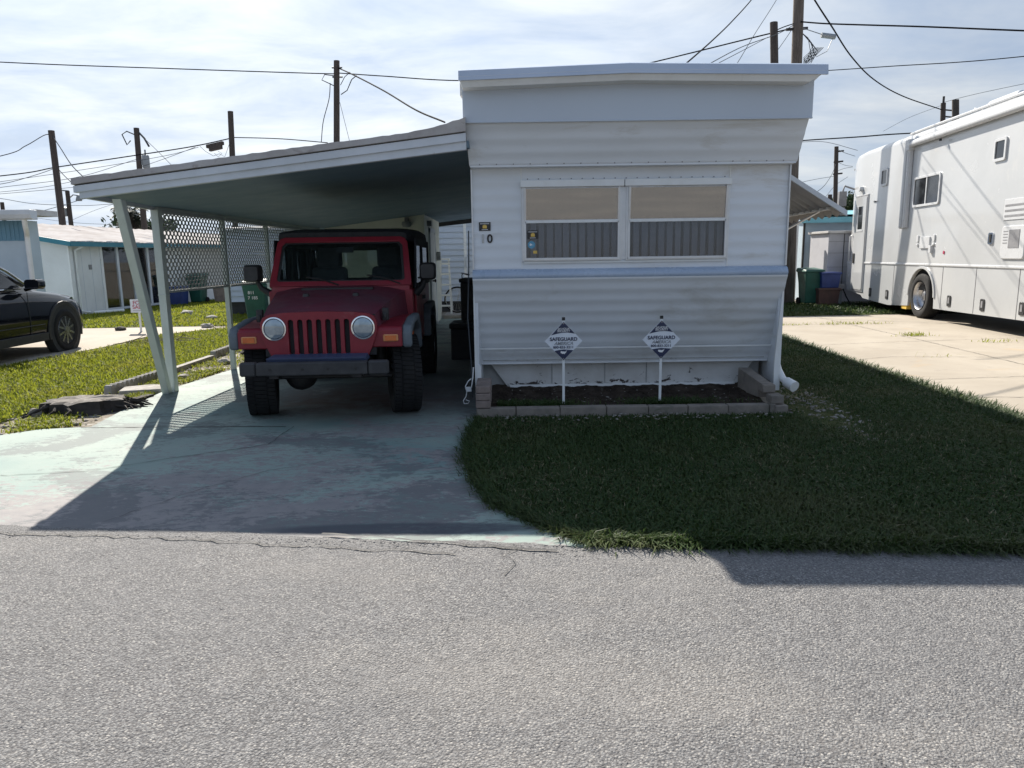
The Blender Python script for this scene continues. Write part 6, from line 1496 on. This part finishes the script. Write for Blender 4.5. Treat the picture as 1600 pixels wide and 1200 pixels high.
m_.tube([hE + Vector((.1, 0, -1.25)), hE + Vector((.35, 0, -1.1)), hE + Vector((.55, 0, -.7)), hE + Vector((.75, 0, -.55))], .018, 5); m_.tube([hE + Vector((.1, 0, -.9)), hE + Vector((.28, 0, -.6)), hE + Vector((.5, 0, -.42))], .014, 5); m_.build('jumper_loop', 'wire', pE)
m_ = MB()
for dz in (-.25, -.6): m_.cyl(hE + Vector((-.2, 0, dz)), hE + Vector((.2, 0, dz)), .035, n=8)
m_.build('insulator', 'transformer', pE)
pF, hF = pole('utility_pole', 'short blunt dark pole just left of the tallest pole above the roof', (7.337,21.3,7.726), (7.408,21.3,6.648), .115, 'pole_dark')
pG, hG = pole('utility_pole', 'tall thick weathered pole rising behind the right edge of the mobile home', (8.086,21.6,9.366), (8.26,21.6,0.074), .150, 'pole_wood', 16)
m_ = MB()
for k in range(7):
    a = k * 1.3; m_.tube([hG + Vector((.14, -.05, -1.85)), hG + Vector((.30 + .05 * k, -.1, -2.0 - .06 * k)), hG + Vector((.42 + .1 * math.sin(a), -.12, -2.45 - .10 * math.cos(a))), hG + Vector((.32 + .07 * math.cos(a), -.1, -2.85 + .06 * k)), hG + Vector((.22, -.06, -2.5 - .05 * k)), hG + Vector((.5 + .04 * k, -.1, -2.25))], .009, 5)
m_.build('cable_coil', 'wire_grey', pG)
m_ = MB(); m_.cyl(hG + Vector((.66, -.1, -1.93)), hG + Vector((1.05, -.1, -1.98)), .07, n=10); m_.tube([hG + Vector((.13, -.05, -1.72)), hG + Vector((.7, -.1, -1.92))], .012, 5); m_.tube([hG + Vector((1.0, -.1, -1.98)), hG + Vector((.85, -.1, -2.35)), hG + Vector((.55, -.1, -2.5))], .01, 5); m_.build('splice_case', 'transformer', pG)
m_ = MB(); m_.cyl(hG + Vector((-.3, -.02, -1.75)), hG + Vector((.3, -.02, -1.72)), .04, n=8); m_.build('insulator', 'dark_metal', pG)
pH, hH = pole('utility_pole', 'thin distant pole with short cross pegs left of the motorhome', (19.595,45,7.674), (19.731,45,4.36), .13, 'pole_dark')
for dz in (-.3, -.9, -1.6): MB().cyl(hH + Vector((-.1, 0, dz)), hH + Vector((.45, 0, dz + .05)), .05, n=6).build('cross_peg', 'dark_metal', pH)
pI, hI = pole('utility_pole', 'thin pole with pegs peeking over the motorhome roof', (20.615,36,8.352), (20.661,36,7.512), .12, 'pole_dark')
m_ = MB()
for dz in (-.3, -.6, -.9): m_.cyl(hI + Vector((0, 0, dz)), hI + Vector((.55, 0, dz - .05)), .035, n=6)
m_.cyl(hI + Vector((0, 0, 0)), hI + Vector((0, 0, .3)), .05); m_.build('cross_peg', 'dark_metal', pI)
pole('utility_pole', 'thick blunt pole top peeking over the motorhome roof', (17.649,30,7.324), (17.71,30,6.673), .135, 'pole_dark')
pole('utility_pole', 'small far pole above the pale blue house gutter', (-34.058,50,5.522), (-34.063,50,4.852), .13, 'pole_dark')
pole('utility_pole', 'short far pole stub just above the corrugated awning', (25.85,60,6.023), (25.842,60,5.32), .18, 'pole_dark')
bx = thing('cable_splice_box', 'dark stepped splice box hanging on the cable above the carport', 'splice box', (-11.599,29.8,5.942))
m_ = MB(); m_.box(-.32, .33, -.1, .1, -.02, .10); m_.box(-.22, .26, -.1, .1, -.16, -.02); m_.v = [(x, y, z + x * .2) for x, y, z in m_.v]; m_.build('box_body', 'pole_dark', bx)
m_ = MB(); m_.tube([(-.6, 0, .0), (-.4, 0, -.2), (-.1, 0, -.38), (.15, 0, -.30), (.35, 0, -.42), (.45, 0, -.2), (.6, 0, .15)], .008, 5); m_.tube([(-.05, 0, -.28), (.1, 0, -.42), (.25, 0, -.28), (.1, 0, -.2)], .008, 5); m_.build('cable_loop', 'wire_grey', bx)

# ================================================================== OVERHEAD WIRES
def wire(label, pts, r=.014, m='wire', seg=8):
    P_ = [Vector(p) for p in pts]; out = []
    Q = [P_[0] * 2 - P_[1]] + P_ + [P_[-1] * 2 - P_[-2]]
    for i in range(1, len(Q) - 2):
        for k in range(seg):
            t = k / seg; a, b, c, d = Q[i - 1], Q[i], Q[i + 1], Q[i + 2]
            out.append(.5 * ((2 * b) + (-a + c) * t + (2 * a - 5 * b + 4 * c - d) * t * t + (-a + 3 * b - 3 * c + d) * t ** 3))
    out.append(P_[-1]); mb = MB(); mb.tube(out, r, 5)
    return tag(mb.build('overhead_wire', m), label, 'wire', 'overhead wires between the poles')
WIRES = [
 ('long black cable from the left edge across the sky to the middle pole', [(-41.671,30,11.291), (-29.633,30,9.886), (-19.784,30,9.218), (-13.327,30,8.898), (-7.217,30,8.628), (-6.715,30,8.645)], .020, 'wire'),
 ('black cable from the middle pole disappearing behind the mobile home roof', [(-6.665,30,8.645), (-4.682,29,8.269), (-1.719,28,7.844), (2.319,26,7.421), (8.055,21.6,7.672)], .020, 'wire'),
 ('service cable swooping from the middle pole down behind the carport roof', [(-6.63,30,8.833), (-5.686,28,8.117), (-4.057,25,6.88), (-2.668,22,5.696), (-1.677,20,4.999)], .024, 'wire'),
 ('thin drop wire hanging just left of the middle pole', [(-6.963,30,8.27), (-7.047,30,7.675), (-7.323,30,6.837), (-7.446,30,6.062)], .016, 'wire'),
 ('thin guy wire slanting right from the middle pole', [(-6.626,30,7.55), (-6.486,30,6.875), (-6.325,30,6.096)], .009, 'wire_grey'),
 ('thick cable carrying the splice box from the left edge', [(-43.717,30,3.878), (-29.471,30,4.236), (-20.372,30,4.934), (-18.028,30,5.248), (-14.918,30,5.649), (-12.594,30,5.96), (-11.017,30,6.256)], .022, 'wire'),
 ('cable running right from the plain pole to behind the carport roof', [(-11.015,30,6.28), (-10.66,30,6.276), (-9.013,30,6.205), (-7.193,30,6.034)], .018, 'wire'),
 ('thin cable just under the thick splice box cable', [(-23.782,31,4.495), (-21.083,31,4.818), (-17.049,31,5.326), (-14.099,31,5.769), (-12.753,31,6.08)], .010, 'wire_grey'),
 ('faint wire sagging below the splice box cable', [(-26.413,36,4.782), (-24.52,36,5.085), (-20.771,36,5.511), (-18.819,38,6.567)], .012, 'wire_grey'),
 ('short slack wire crossing the leaning pole', [(-21.455,30,4.526), (-20.153,30,4.658), (-18.828,30,4.987), (-18.082,30,5.224)], .012, 'wire_grey'),
 ('wire drooping left from the top of the leaning pole', [(-18.083,30,6.448), (-18.384,30,6.476), (-18.558,29,5.921), (-18.916,28,5.416), (-22.122,26,4.321), (-28.669,24,3.917)], .016, 'wire'),
 ('wire sloping right from the leaning pole to the carport corner', [(-18.083,30,6.448), (-17.219,29,5.808), (-16.294,28,5.06), (-15.263,27,4.437)], .018, 'wire_grey'),
 ('short thick wire from the leaning pole down to the carport edge', [(-17.989,30,5.149), (-17.515,29.5,4.867), (-16.953,29,4.542), (-15.867,28,4.012)], .014, 'wire'),
 ('faint long wire low across the left sky', [(-44.015,60,7.019), (-40.914,60,7.127), (-37.27,60,7.476), (-33.6,60,8.122)], .018, 'wire_grey'),
 ('lower of two faint wires low across the left sky', [(-45.513,62,6.997), (-42.299,62,7.16), (-38.009,62,7.463), (-34.791,62,7.728)], .018, 'wire_grey'),
 ('sagging wire from the left edge to the distant lamp pole', [(-36.679,50,6.099), (-34.152,50,5.774), (-33.335,52,5.568), (-32.632,55,5.629)], .018, 'wire_grey'),
 ('wire running right from the distant lamp pole under the carport eave', [(-32.632,55,5.629), (-29.899,53,5.458), (-26.48,50,5.294), (-22.96,48,4.988)], .016, 'wire_grey'),
 ('wire rising right from the pale blue house past the leaning pole', [(-19.552,30,3.373), (-19.071,30,3.493), (-18.549,31,3.855), (-17.446,32,4.389)], .012, 'wire_grey'),
 ('lowest faint wire above the white house roof', [(-40.129,60,5.311), (-38.097,60,5.031), (-34.528,60,4.578), (-28.851,60,4.348)], .014, 'wire_grey'),
 ('faint wire crossing between the brace and the lamp pole', [(-34.353,58,4.684), (-30.591,55,5.279), (-26.614,52,5.737)], .012, 'wire_grey'),
 ('faint wire slanting behind the carport brace', [(-27.513,50,3.752), (-25.306,48,4.295), (-22.963,46,5.125)], .012, 'wire_grey'),
 ('faint wire sloping from the transformer pole into the carport roof', [(-18.619,38,7.864), (-17.417,37,6.996), (-16.06,36,5.893)], .012, 'wire_grey'),
 ('faint wire between the transformer pole and the splice box', [(-18.731,38,6.161), (-16.385,36,6.34), (-13.716,33,6.377)], .012, 'wire_grey'),
 ('thick cable rising from the roof edge to the top of the frame', [(2.477,12,4.157), (3.003,13,4.651), (3.951,15,5.54), (5.246,18,6.815), (6.699,21,8.337), (8.299,24,10.249)], .014, 'wire'),
 ('upper of two thin wires from the roof to the tall pole', [(3.9,16,5.238), (4.307,16.5,5.493), (5.646,18.5,6.372), (7.352,21,7.345), (8.032,21.6,7.756)], .010, 'wire_grey'),
 ('lower of two thin wires from the roof to the tall pole', [(4.034,16,5.236), (4.472,16.5,5.491), (5.957,19,6.487), (7.197,21.3,7.349)], .008, 'wire_grey'),
 ('faint thin wire rising steeply left of the blunt dark pole', [(5.793,20,6.191), (5.971,20,6.346), (7.063,22,7.648), (8.314,24,9.159), (9.531,26,10.776)], .009, 'wire_grey'),
 ('short black link between the blunt pole and the tall pole', [(7.383,21.3,7.512), (7.66,21.4,7.636), (7.959,21.5,7.744)], .014, 'wire'),
 ('thin wire slanting down between the blunt pole and the tall pole', [(8,21.6,7.69), (7.765,21.5,7.364), (7.495,21.3,7.03)], .008, 'wire_grey'),
 ('thick black cable from the tall pole to the right edge', [(8.134,21.5,7.792), (8.437,20.5,7.443), (8.995,19.5,7.11), (10.07,18.5,6.759), (11.71,17.5,6.365), (14.211,17,6.097), (20.044,15,5.4)], .020, 'wire'),
 ('middle black cable rising gently to the right edge', [(8.761,24,7.049), (9.643,23,6.856), (11.146,22,6.719), (12.386,21,6.558), (13.451,20,6.436), (15.906,19,6.475), (22.563,17,6.579)], .013, 'wire'),
 ('swooping black service cable from the top of the frame to the pegged pole', [(8.407,22,9.012), (8.905,22.5,8.666), (10.082,24,8.362), (12.078,27,8.244), (14.358,30,8.131), (17.094,33,8.095), (20.614,36,8.035)], .024, 'wire'),
 ('black cable passing from behind the mobile home over the motorhome', [(11.292,30,5.811), (11.9,30,5.876), (13.418,29,5.823), (14.965,28,5.783), (19.937,26,5.649), (29.845,22,5.3)], .024, 'wire'),
 ('faint wire just under the cable over the motorhome', [(15.397,40,7.244), (16.825,40,7.225), (18.555,40,6.777)], .012, 'wire_grey'),
 ('wire running from the pegged distant pole to the motorhome corner', [(19.602,45,7.564), (19.593,44,7.208), (19.822,43,6.858)], .014, 'wire_grey'),
 ('slack wire hanging left from the distant pegged pole to the awning', [(19.621,45,6.679), (18.132,42,5.782), (16.05,38,4.812), (13.915,34,4.101)], .014, 'wire_grey'),
 ('upper short wire right of the distant pegged pole', [(19.69,45,6.789), (19.716,44,6.484), (19.714,43,6.294)], .012, 'wire_grey'),
 ('lower short wire right of the distant pegged pole', [(19.724,45,6.269), (19.728,44,6.303), (19.716,43,6.258)], .012, 'wire_grey'),
 ('level wire left of the distant pegged pole', [(17.375,45,5.593), (18.482,45,5.802), (19.666,45,5.973)], .012, 'wire_grey'),
 ('upper faint wire spreading from the awning towards the motorhome', [(21.169,50,5.023), (20.974,48,5.674), (20.854,46,6.024)], .012, 'wire_grey'),
 ('faint wire sloping from the pegged roof pole to the right edge', [(20.613,36,8.381), (21.365,35,8.508), (22.318,33,8.525), (23.511,31,8.531)], .010, 'wire_grey'),
 ('very faint wire in the open sky left of the pegged roof pole', [(24.805,50,9.296), (25.375,48,9.778), (26.2,46,10.11)], .010, 'wire_grey'),
]
for lab, pts, r, m in WIRES: wire(lab, pts, r, m)

# ================================================================== FAR TREES
def palm(x, y, h, seed, label, spread=1.5, dead=True):
    t = thing('palm_tree', label, 'palm tree', (x, y, 0)); rg = random.Random(seed)
    m_ = MB(); m_.tube([(0, 0, -.1), (.06, 0, h * .5), (.02, 0, h)], [.22, .18, .2], 10); m_.build('trunk', 'bark', t)
    def frond(az, el, L, droop, mb):
        d = Vector((math.cos(az), math.sin(az), 0)); s_ = Vector((-d.y, d.x, 0)); pts = []
        p = Vector((0, 0, h)); e = el
        for k in range(9):
            pts.append(p.copy()); p = p + (d * math.cos(e) + Vector((0, 0, math.sin(e)))) * (L / 8); e -= droop / 8
        mb.tube(pts, [.025 - .0026 * k for k in range(9)], 4)
        for k in range(2, 9):
            for q in range(3):
                b = pts[k - 1].lerp(pts[k], q / 3)
                for sg in (-1, 1):
                    ln = L * .34 * (1 - abs(k - 5) / 9) * rg.uniform(.8, 1.2); tip = b + s_ * sg * ln + d * ln * .6 + Vector((0, 0, -ln * rg.uniform(.2, .7)))
                    w = d * .035; mb.add([tuple(b - w), tuple(b + w), tuple(tip)], [(0, 1, 2)])
    m_ = MB()
    for k in range(26): frond(rg.uniform(0, 6.28), rg.uniform(-.3, 1.3), spread * rg.uniform(.8, 1.15), rg.uniform(1.0, 2.0), m_)
    m_.build('crown', 'leaf_dark', t)
    if dead:
        m_ = MB()
        for k in range(22): frond(rg.uniform(0, 6.28), rg.uniform(-1.3, -.5), spread * rg.uniform(.6, .9), rg.uniform(.1, .5), m_)
        m_.build('dead_skirt', 'bark', t)
    return t
def bush(name, label, x, y, w, h, z0, seed, m='leaf_green', n=2600, leaf=.11, trunk=True):
    t = thing(name, label, 'tree', (x, y, 0)); rg = np.random.default_rng(seed)
    cl = rg.normal(0, 1, (22, 3)); cl /= np.linalg.norm(cl, axis=1)[:, None]; cl *= rg.uniform(.35, .85, (22, 1))
    k = rg.integers(0, 22, n); P_ = cl[k] + rg.normal(0, .17, (n, 3)); P_[:, 0] *= w; P_[:, 1] *= w; P_[:, 2] = z0 + h * .5 + P_[:, 2] * h * .55
    P_[:, 2] = np.maximum(P_[:, 2], .05)
    a = rg.normal(0, 1, (n, 3)); a /= np.linalg.norm(a, axis=1)[:, None]; b = np.cross(a, rg.normal(0, 1, (n, 3))); b /= np.linalg.norm(b, axis=1)[:, None]
    L = leaf * rg.uniform(.6, 1.4, (n, 1))
    V = np.stack([P_ - a * L, P_ + b * L * .45, P_ + a * L, P_ - b * L * .45], 1).reshape(-1, 3); F = np.arange(n * 4).reshape(-1, 4)
    o = np_mesh('crown', V, F, m); del o['kind']; o.parent = t
    m_ = MB(); m_.tube([(0, 0, -.1), (.08, 0, z0 * .6), (0, 0, z0 + h * .4)], [.14, .11, .05], 8)
    for q in range(5): m_.tube([(0, 0, z0 * .7), (w * .4 * math.cos(q * 1.3), w * .4 * math.sin(q * 1.3), z0 + h * .55)], [.06, .02], 5)
    m_.build('trunk', 'bark', t)
    return t
palm(-21.5, 42, 4.15, 3, 'dark cabbage palm with drooping fronds seen under the carport eave', 1.15)
bush('shade_tree', 'dark low tree beside the palm behind the white house', -21.0, 44, 1.0, 1.5, 2.1, 5, 'leaf_dark', 1800, .10)
bush('shade_tree', 'small green treetop just above the corrugated awning', 27.3, 60, 1.6, 2.6, 3.6, 8, 'leaf_green', 2000, .16)
for i, (x, y, w, h) in enumerate(((-60, 120, 7, 6), (-18, 130, 8, 5), (12, 125, 7, 5), (52, 110, 7, 6), (75, 120, 8, 7))):
    bush('distant_tree', 'far bushy green tree on the skyline, ' + ('far left', 'left of centre', 'behind the mobile home', 'behind the motorhome', 'far right')[i], x, y, w, h, 2.5, 30 + i, 'leaf_green', 2600, .4)
for o in WORLD_THINGS:
    if '_w' in o: del o['_w']
for o in bpy.data.objects:
    if '_top' in o: del o['_top']
